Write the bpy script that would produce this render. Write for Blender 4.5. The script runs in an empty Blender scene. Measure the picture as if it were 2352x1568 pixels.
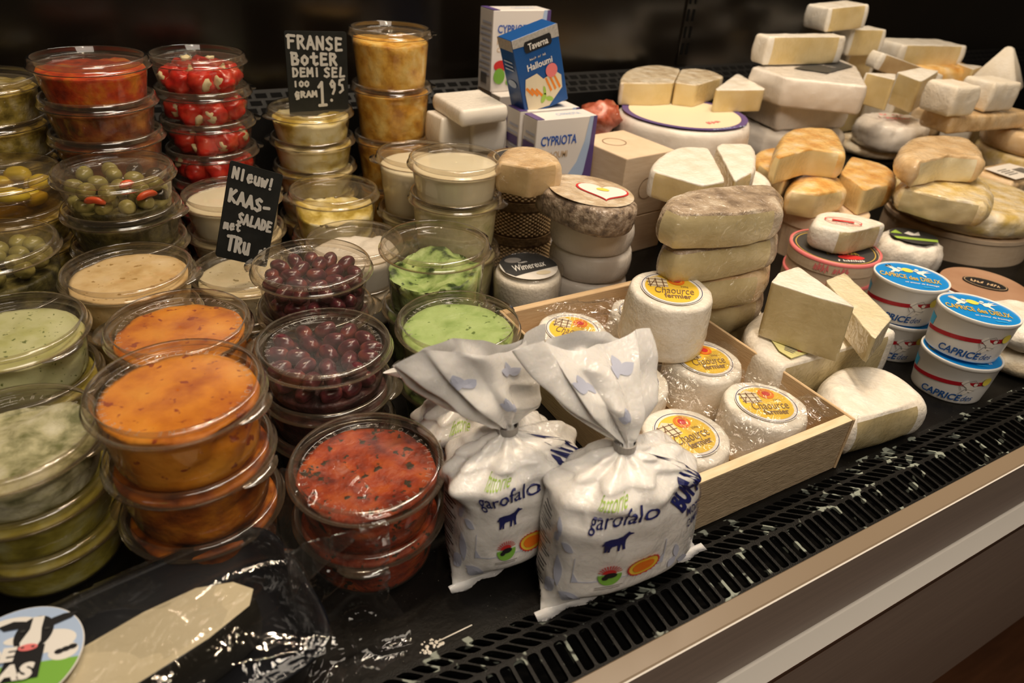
import bpy, bmesh, math, random
from mathutils import Vector, Matrix, noise
random.seed(7)
sc = bpy.context.scene
COL = sc.collection
PI = math.pi
# ------------------------------------------------------------------ camera
# world frame: x along the front edge of the case, y into the case, z up from the deck
W_, H_, F_ = 2352.0, 1568.0, 1600.0
dX = Vector((3124, 784, -1600)).normalized()
dY = Vector((-1094, 1094, -1600)).normalized()
dZ = dX.cross(dY).normalized()
RT = Matrix((dX, dY, dZ))                      # camera axes -> world
CAM = Vector((0, 0, 0.44))
cd = bpy.data.cameras.new('camera'); cam = bpy.data.objects.new('camera', cd); COL.objects.link(cam)
cd.sensor_width = 36.0; cd.lens = 36.0 * F_ / W_
cd.clip_start = 0.02; cd.clip_end = 50
cam.matrix_world = Matrix.Translation(CAM) @ RT.to_4x4()
cd.dof.use_dof = True; cd.dof.focus_distance = 0.66; cd.dof.aperture_fstop = 6.5
sc.camera = cam
# ------------------------------------------------------------------ view
sc.view_settings.view_transform = 'Standard'; sc.view_settings.look = 'None'
sc.view_settings.gamma = 1.0; sc.view_settings.exposure = 0.0
sc.view_settings.use_curve_mapping = False
sc.cycles.transparent_max_bounces = 40
sc.cycles.max_bounces = 10; sc.cycles.glossy_bounces = 5; sc.cycles.diffuse_bounces = 4
sc.cycles.caustics_reflective = False; sc.cycles.caustics_refractive = False
sc.cycles.use_denoising = True
sc.cycles.sample_clamp_indirect = 4.0
# ------------------------------------------------------------------ light
wd = bpy.data.worlds.new('shop'); sc.world = wd; wd.use_nodes = True
wd.node_tree.nodes['Background'].inputs[0].default_value = (1.0, 0.78, 0.55, 1)
wd.node_tree.nodes['Background'].inputs[1].default_value = 0.02
def area(name, loc, target, sx, sy, power, col, spread=180):
    l = bpy.data.lights.new(name, 'AREA'); l.shape = 'RECTANGLE'; l.size = sx; l.size_y = sy
    l.energy = power; l.color = col; l.spread = math.radians(spread)
    o = bpy.data.objects.new(name, l); COL.objects.link(o); o.location = loc
    d = Vector(target) - Vector(loc); o.rotation_euler = d.to_track_quat('-Z', 'Y').to_euler()
    return o
def spot(name, loc, target, power, col, ang=80, r=0.03):
    l = bpy.data.lights.new(name, 'SPOT'); l.energy = power; l.color = col
    l.spot_size = math.radians(ang); l.spot_blend = 0.6; l.shadow_soft_size = r
    o = bpy.data.objects.new(name, l); COL.objects.link(o); o.location = loc
    d = Vector(target) - Vector(loc); o.rotation_euler = d.to_track_quat('-Z', 'Y').to_euler()
    return o
WARM = (1.0, 0.77, 0.52); SOFT = (1.0, 0.86, 0.70)
# the strip under the canopy of the case, the rail of spot lamps above it, an added fill lamp from the shop side for the front faces
area('canopy_strip_light', (0.75, 0.60, 1.30), (0.72, 0.62, 0), 2.2, 0.10, 17, SOFT)
for i, (x, y) in enumerate([(0.15, 0.62), (0.33, 0.62), (0.75, 0.60), (0.93, 0.60), (1.35, 0.62), (1.55, 0.62)]):
    spot('ceiling_spot', (x, y + 0.1, 1.75), (x + 0.05, y - 0.05, 0), 17, WARM, 70, 0.028)
area('front_fill_light', (0.2, -1.2, 2.0), (0.5, 0.4, 0), 1.6, 0.6, 19, SOFT)
# ------------------------------------------------------------------ geometry helpers
def ray(px, py):
    return RT @ Vector(((px - W_ / 2) / F_, -(py - H_ / 2) / F_, -1.0))
def at(px, py, z=0.0):
    d = ray(px, py); t = (z - CAM.z) / d.z; return CAM + d * t
def aty(px, py, y):
    d = ray(px, py); t = y / d.y; return CAM + d * t
def zdepth(p):
    return -(RT.transposed() @ (Vector(p) - CAM)).z
def lk(name, data, parent=None):
    o = bpy.data.objects.new(name, data); COL.objects.link(o)
    if parent is not None: o.parent = parent
    return o
def mesh(name, vs, fs, mats, parent=None, smooth=True, fm=None):
    me = bpy.data.meshes.new(name); me.from_pydata([tuple(v) for v in vs], [], fs)
    for m in (mats if isinstance(mats, (list, tuple)) else [mats]): me.materials.append(m)
    if smooth: me.polygons.foreach_set('use_smooth', [True] * len(me.polygons))
    if fm: me.polygons.foreach_set('material_index', fm)
    me.update()
    return lk(name, me, parent)
def fixn(o):
    bm = bmesh.new(); bm.from_mesh(o.data); bmesh.ops.recalc_face_normals(bm, faces=bm.faces); bm.to_mesh(o.data); bm.free(); return o
def tag(o, label, cat, group=None, kind=None):
    o['label'] = label; o['category'] = cat
    if group: o['group'] = group
    if kind: o['kind'] = kind
    return o
def thing(name, label, cat, loc=(0, 0, 0), rz=0.0, group=None, tilt=None):
    o = bpy.data.objects.new(name, None); COL.objects.link(o); o.empty_display_size = 0.01
    o.location = loc; o.rotation_euler = (0, 0, rz)
    if tilt: o.rotation_euler = (tilt[0], tilt[1], rz)
    return tag(o, label, cat, group)
def struct(o):
    o['kind'] = 'structure'; return o
def copy_tree(o, parent=None):
    c = o.copy(); COL.objects.link(c)
    if parent is not None: c.parent = parent
    for ch in list(o.children): copy_tree(ch, c)
    return c
def lathe(prof, n=64, cap0=False, cap1=False):
    vs, fs = [], []
    for (r, z) in prof:
        for k in range(n):
            a = 2 * PI * k / n; vs.append((r * math.cos(a), r * math.sin(a), z))
    for i in range(len(prof) - 1):
        for k in range(n):
            k2 = (k + 1) % n; fs.append((i * n + k, i * n + k2, (i + 1) * n + k2, (i + 1) * n + k))
    if cap0: fs.append(tuple(range(n - 1, -1, -1)))
    if cap1: fs.append(tuple((len(prof) - 1) * n + k for k in range(n)))
    return vs, fs
def rbox(name, sx, sy, sz, mats, parent=None, bev=0.002, loc=(0, 0, 0), seg=2, smooth=False, base=True):
    """box with rounded edges, base centre at loc"""
    bm = bmesh.new(); bmesh.ops.create_cube(bm, size=1.0)
    for v in bm.verts:
        v.co = Vector((v.co.x * sx + loc[0], v.co.y * sy + loc[1], v.co.z * sz + loc[2] + (sz / 2 if base else 0)))
    if bev: bmesh.ops.bevel(bm, geom=list(bm.edges), offset=bev, segments=seg, affect='EDGES', profile=0.5)
    me = bpy.data.meshes.new(name); bm.to_mesh(me); bm.free()
    for m in (mats if isinstance(mats, (list, tuple)) else [mats]): me.materials.append(m)
    if smooth: me.polygons.foreach_set('use_smooth', [True] * len(me.polygons))
    return lk(name, me, parent)
def blob(name, r, mats, parent=None, sub=2, amp=0.0, freq=40, squash=(1, 1, 1), loc=(0, 0, 0), seed=0):
    bm = bmesh.new(); bmesh.ops.create_icosphere(bm, subdivisions=sub, radius=1.0)
    off = Vector((seed * 7.3, seed * 3.1, seed * 1.7))
    for v in bm.verts:
        d = v.co.normalized(); k = r * (1 + amp * noise.noise(d * freq * 0.05 + off))
        v.co = Vector((d.x * k * squash[0] + loc[0], d.y * k * squash[1] + loc[1], d.z * k * squash[2] + loc[2]))
    me = bpy.data.meshes.new(name); bm.to_mesh(me); bm.free()
    for m in (mats if isinstance(mats, (list, tuple)) else [mats]): me.materials.append(m)
    me.polygons.foreach_set('use_smooth', [True] * len(me.polygons))
    return lk(name, me, parent)
def tube(pts, r, n=8, taper=None):
    vs, fs = [], []; P = [Vector(p) for p in pts]
    up = Vector((0.13, 0.21, 0.97)).normalized()
    for i, p in enumerate(P):
        t = (P[min(i + 1, len(P) - 1)] - P[max(i - 1, 0)]).normalized()
        a = t.cross(up).normalized(); b = t.cross(a)
        rr = r * (taper[i] if taper else 1)
        for k in range(n):
            an = 2 * PI * k / n; vs.append(p + (a * math.cos(an) + b * math.sin(an)) * rr)
    for i in range(len(P) - 1):
        for k in range(n):
            k2 = (k + 1) % n; fs.append((i * n + k, i * n + k2, (i + 1) * n + k2, (i + 1) * n + k))
    fs.append(tuple(range(n - 1, -1, -1))); fs.append(tuple((len(P) - 1) * n + k for k in range(n)))
    return vs, fs
# ---- flat art: text, polygons, strokes; each is mapped onto a surface by fn(x, y) -> point
_tc = {}
def text_geo(s, bold=0.0):
    key = (s, bold)
    if key not in _tc:
        cu = bpy.data.curves.new('t', 'FONT'); cu.body = s; cu.size = 1.0; cu.align_x = 'CENTER'; cu.align_y = 'CENTER'
        cu.offset = bold; cu.resolution_u = 3; cu.fill_mode = 'FRONT'
        o = bpy.data.objects.new('t', cu); COL.objects.link(o)
        dg = bpy.context.evaluated_depsgraph_get()
        me = bpy.data.meshes.new_from_object(o.evaluated_get(dg))
        vs = [tuple(v.co) for v in me.vertices]; fs = [tuple(p.vertices) for p in me.polygons]
        bpy.data.objects.remove(o); bpy.data.curves.remove(cu); bpy.data.meshes.remove(me)
        xs = [v[0] for v in vs]; ys = [v[1] for v in vs]
        cx, cy = (min(xs) + max(xs)) / 2, (min(ys) + max(ys)) / 2
        vs = [(v[0] - cx, v[1] - cy) for v in vs]
        _tc[key] = (vs, fs, max(xs) - min(xs), max(ys) - min(ys))
    return _tc[key]
def subdivided(vs2, fs, cuts):
    bm = bmesh.new(); V = [bm.verts.new((x, y, 0)) for x, y in vs2]
    for f in fs:
        try: bm.faces.new([V[i] for i in f])
        except ValueError: pass
    bmesh.ops.triangulate(bm, faces=bm.faces)
    if cuts: bmesh.ops.subdivide_edges(bm, edges=bm.edges, cuts=cuts, use_grid_fill=True)
    bm.verts.index_update()
    r = [(v.co.x, v.co.y) for v in bm.verts], [tuple(v.index for v in f.verts) for f in bm.faces]
    bm.free(); return r
def text(name, s, w, h, cx, cy, m, fn, parent, rot=0.0, bold=0.0, shear=0.0, cuts=0):
    """text fitted into a w x h box centred at (cx, cy)"""
    vs, fs, tw, th = text_geo(s, bold)
    if cuts: vs, fs = subdivided(vs, fs, cuts)
    out = []
    kx, ky = w / tw, (h / th if h else w / tw); ca, sa = math.cos(rot), math.sin(rot)
    for x, y in vs:
        X, Y = x * kx + shear * y * ky, y * ky
        out.append(fn(cx + X * ca - Y * sa, cy + X * sa + Y * ca))
    return mesh(name, out, fs, m, parent, smooth=False)
def polys(name, plist, m, fn, parent, cuts=0, nrm=None):
    """several flat patches of one print in one mesh; with nrm the patches lie a hair above one another"""
    bm = bmesh.new()
    for i_, pts in enumerate(plist):
        V = [bm.verts.new((x, y, i_ * 1.5e-6)) for x, y in pts]
        try: bm.faces.new(V)
        except ValueError: pass
    bmesh.ops.triangulate(bm, faces=bm.faces)
    if cuts: bmesh.ops.subdivide_edges(bm, edges=bm.edges, cuts=cuts, use_grid_fill=True)
    bm.verts.index_update()
    vs = [Vector(fn(v.co.x, v.co.y)) + (nrm * v.co.z if nrm is not None else Vector()) for v in bm.verts]; fs = [tuple(v.index for v in f.verts) for f in bm.faces]
    bm.free()
    return mesh(name, vs, fs, m, parent, smooth=False)
def ell(cx, cy, rx, ry=None, n=28, a0=0, a1=2 * PI, rot=0):
    ry = ry or rx; r = []
    full = abs(a1 - a0 - 2 * PI) < 1e-6
    for k in range(n if full else n + 1):
        a = a0 + (a1 - a0) * k / n; x, y = rx * math.cos(a), ry * math.sin(a)
        r.append((cx + x * math.cos(rot) - y * math.sin(rot), cy + x * math.sin(rot) + y * math.cos(rot)))
    return r
def ring2(cx, cy, rx, ry, w, n=40):
    o, i = ell(cx, cy, rx, ry, n), ell(cx, cy, rx - w, ry - w, n)
    return [[o[k], o[(k + 1) % n], i[(k + 1) % n], i[k]] for k in range(n)]
def stroke_quads(pts, w):
    """chalk-like stroke of width w along a polyline, as a list of patches"""
    out = []
    for a, b in zip(pts[:-1], pts[1:]):
        dx, dy = b[0] - a[0], b[1] - a[1]; l = math.hypot(dx, dy) or 1e-6
        nx, ny = -dy / l * w / 2, dx / l * w / 2; ex, ey = dx / l * w * 0.25, dy / l * w * 0.25
        out.append([(a[0] - ex + nx, a[1] - ey + ny), (a[0] - ex - nx, a[1] - ey - ny), (b[0] + ex - nx, b[1] + ey - ny), (b[0] + ex + nx, b[1] + ey + ny)])
    for p in pts: out.append(ell(p[0], p[1], w / 2, w / 2, 8))
    return out

def scribble(name, w, h, cx, cy, m, fn, parent, rot=0.0, n=8, seed=1):
    """print too small or blurred to read in the photograph: letter-high marks without words"""
    rg = random.Random(seed); pl = []; ca, sa = math.cos(rot), math.sin(rot); st = w / n
    for i in range(n):
        if rg.random() < .12: continue
        x0 = -w / 2 + i * st; pts = [(x0 + st * .12, -h / 2 + rg.random() * h * .2), (x0 + st * rg.uniform(.2, .5), h * rg.uniform(.1, .5)), (x0 + st * .55, h * rg.uniform(-.4, .1)), (x0 + st * .8, h * rg.uniform(-.5, .4))]
        pl += stroke_quads([(cx + x * ca - y * sa, cy + x * sa + y * ca) for x, y in pts], min(h * .2, st * .3))
    return polys(name, pl, m, fn, parent, 0, UPZ * .5)
UPZ = Vector((0, 0, 1))
# ------------------------------------------------------------------ materials
def _m(name):
    m = bpy.data.materials.new(name); m.use_nodes = True; nt = m.node_tree
    return m, nt, nt.nodes['Principled BSDF']
def simple(name, col, rough=0.5, metal=0.0, coat=0.0, spec=0.5, sss=0.0, trans=0.0):
    m, nt, b = _m(name)
    b.inputs['Base Color'].default_value = (*col, 1); b.inputs['Roughness'].default_value = rough
    b.inputs['Metallic'].default_value = metal; b.inputs['Coat Weight'].default_value = coat
    b.inputs['Coat Roughness'].default_value = 0.08
    b.inputs['Specular IOR Level'].default_value = spec
    if sss: b.inputs['Subsurface Weight'].default_value = sss; b.inputs['Subsurface Radius'].default_value = (0.01, 0.007, 0.004); b.inputs['Subsurface Scale'].default_value = 0.5
    return m
def coords(nt, scale=(1, 1, 1)):
    tc = nt.nodes.new('ShaderNodeTexCoord'); mp = nt.nodes.new('ShaderNodeMapping')
    nt.links.new(tc.outputs['Object'], mp.inputs['Vector']); mp.inputs['Scale'].default_value = scale
    return mp.outputs['Vector']
def food(name, cols, scale=60, rough=0.45, bump=0.4, wrap=0.0, detail=4, kind='noise', stops=None, specks=None, sss=0.0, stretch=(1, 1, 1), bscale=None, spec=0.4):
    """mottled food surface; wrap > 0 adds the gloss of shrunk clear film"""
    m, nt, b = _m(name); L = nt.links
    v = coords(nt, stretch)
    if kind == 'noise':
        t = nt.nodes.new('ShaderNodeTexNoise'); t.inputs['Scale'].default_value = scale; t.inputs['Detail'].default_value = detail; f = t.outputs['Fac']
    else:
        t = nt.nodes.new('ShaderNodeTexVoronoi'); t.inputs['Scale'].default_value = scale; f = t.outputs['Color'] if kind == 'cells' else t.outputs['Distance']
    L.new(v, t.inputs['Vector'])
    r = nt.nodes.new('ShaderNodeValToRGB'); L.new(f, r.inputs['Fac'])
    n = len(cols); st = stops or [0.32 + 0.36 * i / max(n - 1, 1) for i in range(n)]
    while len(r.color_ramp.elements) < n: r.color_ramp.elements.new(0.5)
    for e, s, c in zip(r.color_ramp.elements, st, cols): e.position = s; e.color = (*c, 1)
    col = r.outputs['Color']
    if specks:
        sc_, thr, scol = specks
        t2 = nt.nodes.new('ShaderNodeTexNoise'); t2.inputs['Scale'].default_value = sc_; t2.inputs['Detail'].default_value = 2; L.new(v, t2.inputs['Vector'])
        mr = nt.nodes.new('ShaderNodeMapRange'); mr.inputs['From Min'].default_value = thr; mr.inputs['From Max'].default_value = thr + 0.05; L.new(t2.outputs['Fac'], mr.inputs['Value'])
        mx = nt.nodes.new('ShaderNodeMix'); mx.data_type = 'RGBA'; L.new(mr.outputs['Result'], mx.inputs['Factor']); L.new(col, mx.inputs['A']); mx.inputs['B'].default_value = (*scol, 1)
        col = mx.outputs['Result']
    L.new(col, b.inputs['Base Color']); b.inputs['Roughness'].default_value = rough
    b.inputs['Specular IOR Level'].default_value = spec
    if bump:
        tb = nt.nodes.new('ShaderNodeTexNoise'); tb.inputs['Scale'].default_value = bscale or scale * 2.5; tb.inputs['Detail'].default_value = 5; L.new(v, tb.inputs['Vector'])
        bp = nt.nodes.new('ShaderNodeBump'); bp.inputs['Strength'].default_value = bump; bp.inputs['Distance'].default_value = 0.002; L.new(tb.outputs['Fac'], bp.inputs['Height'])
        L.new(bp.outputs['Normal'], b.inputs['Normal'])
    if wrap:
        b.inputs['Coat Weight'].default_value = min(1.0, wrap * 1.5); b.inputs['Coat Roughness'].default_value = 0.07; b.inputs['Coat IOR'].default_value = 1.5
        tw = nt.nodes.new('ShaderNodeTexNoise'); tw.inputs['Scale'].default_value = 75; tw.inputs['Detail'].default_value = 3; tw.inputs['Distortion'].default_value = 1.8; L.new(v, tw.inputs['Vector'])
        bw = nt.nodes.new('ShaderNodeBump'); bw.inputs['Strength'].default_value = 0.85; bw.inputs['Distance'].default_value = 0.005; L.new(tw.outputs['Fac'], bw.inputs['Height'])
        L.new(bw.outputs['Normal'], b.inputs['Coat Normal'])
    if sss:
        b.inputs['Subsurface Weight'].default_value = sss; b.inputs['Subsurface Radius'].default_value = (0.012, 0.008, 0.004); b.inputs['Subsurface Scale'].default_value = 0.4
    return m
def clear(name, tint=(0.97, 0.96, 0.94), milk=0.03, edge=0.35, gloss=1.0, rough=0.07, crinkle=0.0, cscale=40, milk_light_col=(0.9, 0.85, 0.78)):
    """clear thin plastic: see-through, mirror-like by Fresnel, slightly milky, with pale edges painted in for refracted light"""
    m = bpy.data.materials.new(name); m.use_nodes = True; nt = m.node_tree; L = nt.links; nt.nodes.clear()
    out = nt.nodes.new('ShaderNodeOutputMaterial')
    tr = nt.nodes.new('ShaderNodeBsdfTransparent'); tr.inputs[0].default_value = (*tint, 1)
    gl = nt.nodes.new('ShaderNodeBsdfGlossy'); gl.inputs['Roughness'].default_value = rough
    df = nt.nodes.new('ShaderNodeBsdfTranslucent'); df.inputs[0].default_value = (*milk_light_col, 1)
    d2 = nt.nodes.new('ShaderNodeBsdfDiffuse'); d2.inputs[0].default_value = (*milk_light_col, 1)
    dm = nt.nodes.new('ShaderNodeMixShader'); L.new(df.outputs[0], dm.inputs[1]); L.new(d2.outputs[0], dm.inputs[2])
    lw = nt.nodes.new('ShaderNodeLayerWeight'); lw.inputs['Blend'].default_value = 0.5
    pw = nt.nodes.new('ShaderNodeMath'); pw.operation = 'POWER'; L.new(lw.outputs['Facing'], pw.inputs[0]); pw.inputs[1].default_value = 4.5
    fr = nt.nodes.new('ShaderNodeMath'); fr.operation = 'MULTIPLY_ADD'; L.new(pw.outputs[0], fr.inputs[0]); fr.inputs[1].default_value = 0.75; fr.inputs[2].default_value = 0.045
    if crinkle:
        v = coords(nt)
        tw = nt.nodes.new('ShaderNodeTexNoise'); tw.inputs['Scale'].default_value = cscale; tw.inputs['Detail'].default_value = 3; tw.inputs['Distortion'].default_value = 2.0; L.new(v, tw.inputs['Vector'])
        bw = nt.nodes.new('ShaderNodeBump'); bw.inputs['Strength'].default_value = crinkle; bw.inputs['Distance'].default_value = 0.006; L.new(tw.outputs['Fac'], bw.inputs['Height'])
        L.new(bw.outputs['Normal'], gl.inputs['Normal'])
    p = nt.nodes.new('ShaderNodeMath'); p.operation = 'POWER'; L.new(lw.outputs['Facing'], p.inputs[0]); p.inputs[1].default_value = 2.5
    k = nt.nodes.new('ShaderNodeMath'); k.operation = 'MULTIPLY_ADD'; L.new(p.outputs[0], k.inputs[0]); k.inputs[1].default_value = edge; k.inputs[2].default_value = milk; k.use_clamp = True
    m1 = nt.nodes.new('ShaderNodeMixShader'); L.new(k.outputs[0], m1.inputs[0]); L.new(tr.outputs[0], m1.inputs[1]); L.new(dm.outputs[0], m1.inputs[2])
    g = nt.nodes.new('ShaderNodeMath'); g.operation = 'MULTIPLY'; L.new(fr.outputs[0], g.inputs[0]); g.inputs[1].default_value = gloss; g.use_clamp = True
    m2 = nt.nodes.new('ShaderNodeMixShader'); L.new(g.outputs[0], m2.inputs[0]); L.new(m1.outputs[0], m2.inputs[1]); L.new(gl.outputs[0], m2.inputs[2])
    L.new(m2.outputs[0], out.inputs['Surface'])
    return m
M = {}
M['tub'] = clear('clear_tub_plastic', milk=0.006, edge=0.14, milk_light_col=(0.92, 0.80, 0.62))
M['lid'] = clear('clear_lid_plastic', milk=0.006, edge=0.18, gloss=1.3, milk_light_col=(0.92, 0.80, 0.62))
M['rim'] = clear('thick_rim_plastic', tint=(0.93, 0.88, 0.80), milk=0.035, edge=0.34, gloss=3.0, rough=0.13, milk_light_col=(0.95, 0.80, 0.58))  # gold edge tone paints the light caught in the rims
M['emboss'] = clear('embossed_plastic', tint=(0.8, 0.76, 0.7), milk=0.4, edge=0.4, gloss=1.5, rough=0.2)
M['film'] = clear('crinkled_film', tint=(0.97, 0.97, 0.97), milk=0.008, edge=0.05, gloss=1.1, rough=0.05, crinkle=0.35, cscale=24)
M['film_thin'] = clear('thin_film', tint=(0.98, 0.98, 0.98), milk=0.015, edge=0.12, gloss=2.2, rough=0.05, crinkle=0.9, cscale=55)
def black_gloss(name, col, rough, nz=30, b=0.15):
    return food(name, [col, tuple(c * 1.7 for c in col)], scale=nz, rough=rough, bump=b, bscale=400, spec=0.5)
M['deck'] = food('black_deck', [(0.0030, 0.0027, 0.0024), (0.0055, 0.005, 0.0045)], scale=25, rough=0.33, bump=0.08, bscale=300, specks=(700, 0.73, (0.2, 0.19, 0.16)), spec=0.18)
M['grille'] = food('worn_black_grille', [(0.0025, 0.0025, 0.002), (0.006, 0.0055, 0.005), (0.26, 0.29, 0.25)], stops=[0.3, 0.61, 0.65], scale=70, rough=0.45, bump=0.3, bscale=900, spec=0.2, detail=2)
M['duct'] = black_gloss('rear_duct_black', (0.0025, 0.0025, 0.0025), 0.45)
M['void'] = simple('drain_black', (0.003, 0.003, 0.003), 0.9, spec=0.1)
M['wall'] = food('dark_back_panel', [(0.004, 0.003, 0.002), (0.008, 0.0055, 0.0035)], scale=3, rough=0.2, bump=0.02, spec=0.9)
M['slot'] = simple('slot_black', (0.002, 0.002, 0.002), 0.8, spec=0.1)
M['steel'] = food('brushed_steel', [(0.40, 0.36, 0.32), (0.46, 0.42, 0.37)], scale=8, rough=0.34, bump=0.05, stretch=(1, 40, 40)); M['steel'].node_tree.nodes['Principled BSDF'].inputs['Metallic'].default_value = 1.0
M['steel_dark'] = food('fascia_steel', [(0.36, 0.31, 0.27), (0.42, 0.36, 0.31)], scale=8, rough=0.38, bump=0.04, stretch=(1, 30, 30)); M['steel_dark'].node_tree.nodes['Principled BSDF'].inputs['Metallic'].default_value = 0.35
M['trim'] = simple('beige_trim', (0.22, 0.165, 0.11), 0.4)
M['pale_strip'] = simple('pale_bumper_strip', (0.88, 0.83, 0.76), 0.35)
M['rubber'] = simple('dark_rubber', (0.03, 0.027, 0.025), 0.6)
M['wood_floor'] = food('brown_floor', [(0.08, 0.03, 0.012), (0.13, 0.05, 0.02)], scale=6, rough=0.5, bump=0.1, stretch=(1, 8, 1))
def wood(name, c1, c2, sc=40, st=(1, 8, 8), bump=0.25):
    return food(name, [c1, c2], scale=sc, rough=0.6, bump=bump, stretch=st, spec=0.25)
M['wood_x'] = wood('poplar_grain_along', (0.60, 0.42, 0.24), (0.68, 0.50, 0.30), st=(1, 6, 10))
M['wood_y'] = wood('poplar_grain_across', (0.60, 0.42, 0.24), (0.68, 0.50, 0.30), st=(6, 1, 10))
M['wood_rough'] = wood('rough_sawn_poplar', (0.40, 0.30, 0.185), (0.54, 0.42, 0.28), sc=60, st=(1, 10, 7), bump=0.9)
M['wood_pale'] = wood('pale_box_wood', (0.66, 0.50, 0.34), (0.72, 0.57, 0.41), st=(1, 1, 6), bump=0.1)
M['wood_end'] = wood('cut_edge_wood', (0.70, 0.55, 0.34), (0.80, 0.66, 0.45), st=(1, 6, 6), bump=0.2)
# cheeses
M['white_rind'] = food('bloomy_white_rind', [(0.74, 0.67, 0.56), (0.82, 0.77, 0.68), (0.86, 0.82, 0.75)], scale=38, rough=0.7, bump=0.5, bscale=220, wrap=0.45)
M['white_rind_dry'] = food('dry_white_rind', [(0.76, 0.68, 0.55), (0.84, 0.79, 0.70)], scale=30, rough=0.8, bump=0.5, bscale=260, wrap=0.15)
M['aged_rind'] = food('aged_bloomy_rind', [(0.52, 0.40, 0.25), (0.70, 0.60, 0.44), (0.80, 0.74, 0.62)], scale=45, rough=0.6, bump=0.7, bscale=180, wrap=0.7)
M['grey_rind'] = food('grey_mould_rind', [(0.20, 0.14, 0.09), (0.42, 0.32, 0.22), (0.66, 0.57, 0.45)], scale=38, rough=0.6, bump=0.9, bscale=260, wrap=0.6)
M['dark_mould'] = food('dark_tomme_mould', [(0.10, 0.07, 0.05), (0.27, 0.20, 0.14), (0.48, 0.39, 0.30)], scale=120, rough=0.7, bump=1.0, bscale=300, wrap=0.45)
M['tomme_top'] = food('tomme_top_rind', [(0.38, 0.27, 0.16), (0.62, 0.49, 0.33), (0.75, 0.66, 0.52)], scale=50, rough=0.6, bump=0.6, wrap=0.6)
M['brown_rind'] = food('tan_washed_rind', [(0.52, 0.33, 0.15), (0.68, 0.48, 0.26), (0.74, 0.58, 0.38)], scale=30, rough=0.5, bump=0.6, wrap=0.8)
M['orange_rind'] = food('orange_washed_rind', [(0.62, 0.30, 0.06), (0.75, 0.48, 0.16), (0.80, 0.64, 0.42)], scale=32, rough=0.5, bump=0.5, wrap=0.8)
M['yellow_rind'] = food('yellow_spotted_rind', [(0.60, 0.43, 0.12), (0.72, 0.58, 0.32), (0.78, 0.70, 0.54)], scale=40, rough=0.5, bump=0.8, wrap=0.85)
M['paste'] = food('yellow_paste', [(0.66, 0.50, 0.22), (0.74, 0.60, 0.33)], scale=25, rough=0.45, bump=0.25, wrap=0.6, sss=0.1)
M['paste_pale'] = food('pale_paste', [(0.74, 0.65, 0.42), (0.80, 0.72, 0.52)], scale=25, rough=0.45, bump=0.25, wrap=0.6, sss=0.1)
M['paste_brown'] = food('tan_paste', [(0.48, 0.32, 0.15), (0.58, 0.42, 0.22)], scale=25, rough=0.45, bump=0.25, wrap=0.6)
M['paste_grey'] = food('grey_yellow_paste', [(0.50, 0.40, 0.20), (0.62, 0.52, 0.30)], scale=30, rough=0.4, bump=0.4, wrap=0.9)
M['chunk'] = food('crumbly_white_cheese', [(0.80, 0.75, 0.65), (0.88, 0.84, 0.77)], scale=60, rough=0.75, bump=0.5, wrap=0.25)
M['feta'] = food('feta', [(0.80, 0.74, 0.65), (0.85, 0.80, 0.72)], scale=20, rough=0.55, bump=0.12, wrap=0.35)
M['gouda'] = food('gouda_paste', [(0.50, 0.43, 0.28), (0.56, 0.49, 0.34)], scale=15, rough=0.5, bump=0.1, wrap=0.5)
M['wax_black'] = simple('black_wax_rind', (0.02, 0.017, 0.012), 0.35, coat=0.5)
M['paper_white'] = simple('white_paper', (0.80, 0.76, 0.70), 0.6)
M['wrap_paper'] = food('waxed_white_wrap', [(0.72, 0.66, 0.59), (0.80, 0.75, 0.69)], scale=30, rough=0.4, bump=0.6, bscale=60, wrap=0.5)
M['slate'] = food('black_slate', [(0.008, 0.009, 0.008), (0.016, 0.017, 0.015)], scale=50, rough=0.55, bump=0.1, spec=0.3)
M['chalk'] = simple('chalk_marker', (0.55, 0.53, 0.48), 0.8)
def ink(name, c, rough=0.45): M[name] = simple(name, c, rough)
for nm, c in dict(ink_black=(0.012, 0.012, 0.014), ink_navy=(0.012, 0.016, 0.11), ink_blue=(0.02, 0.10, 0.45), ink_sky=(0.0, 0.22, 0.62), ink_cyan=(0.05, 0.42, 0.75),
                  ink_lilac=(0.50, 0.53, 0.66), ink_palebl=(0.42, 0.55, 0.78), ink_red=(0.62, 0.03, 0.03), ink_crimson=(0.42, 0.01, 0.02), ink_pink=(0.80, 0.20, 0.20), ink_orange=(0.85, 0.25, 0.02), ink_gold=(0.62, 0.42, 0.08),
                  ink_yellow=(0.82, 0.55, 0.05), ink_lemon=(0.80, 0.68, 0.10), ink_green=(0.20, 0.45, 0.06), ink_lime=(0.36, 0.55, 0.08), ink_white=(0.82, 0.80, 0.76), ink_grey=(0.30, 0.28, 0.26),
                  ink_brown=(0.22, 0.13, 0.07), ink_tan=(0.62, 0.44, 0.26), ink_cream=(0.78, 0.68, 0.48), ink_purple=(0.10, 0.06, 0.22), ink_card=(0.72, 0.68, 0.30), ink_charcoal=(0.045, 0.045, 0.045), ink_royal=(0.015, 0.09, 0.33)).items(): ink(nm, c)
M['box_white'] = simple('white_carton', (0.80, 0.76, 0.73), 0.4)
M['box_blue'] = simple('blue_carton', (0.012, 0.085, 0.30), 0.3)
M['silver'] = food('silver_print', [(0.36, 0.34, 0.31), (0.50, 0.48, 0.45)], scale=300, rough=0.4, bump=0.0)
M['tub_white'] = simple('white_plastic_tub', (0.80, 0.79, 0.77), 0.3, coat=0.2)
M['bag'] = food('white_bag_film', [(0.78, 0.76, 0.73), (0.84, 0.82, 0.80)], scale=18, rough=0.28, bump=0.6, bscale=60, wrap=0.8, sss=0.15)
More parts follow.
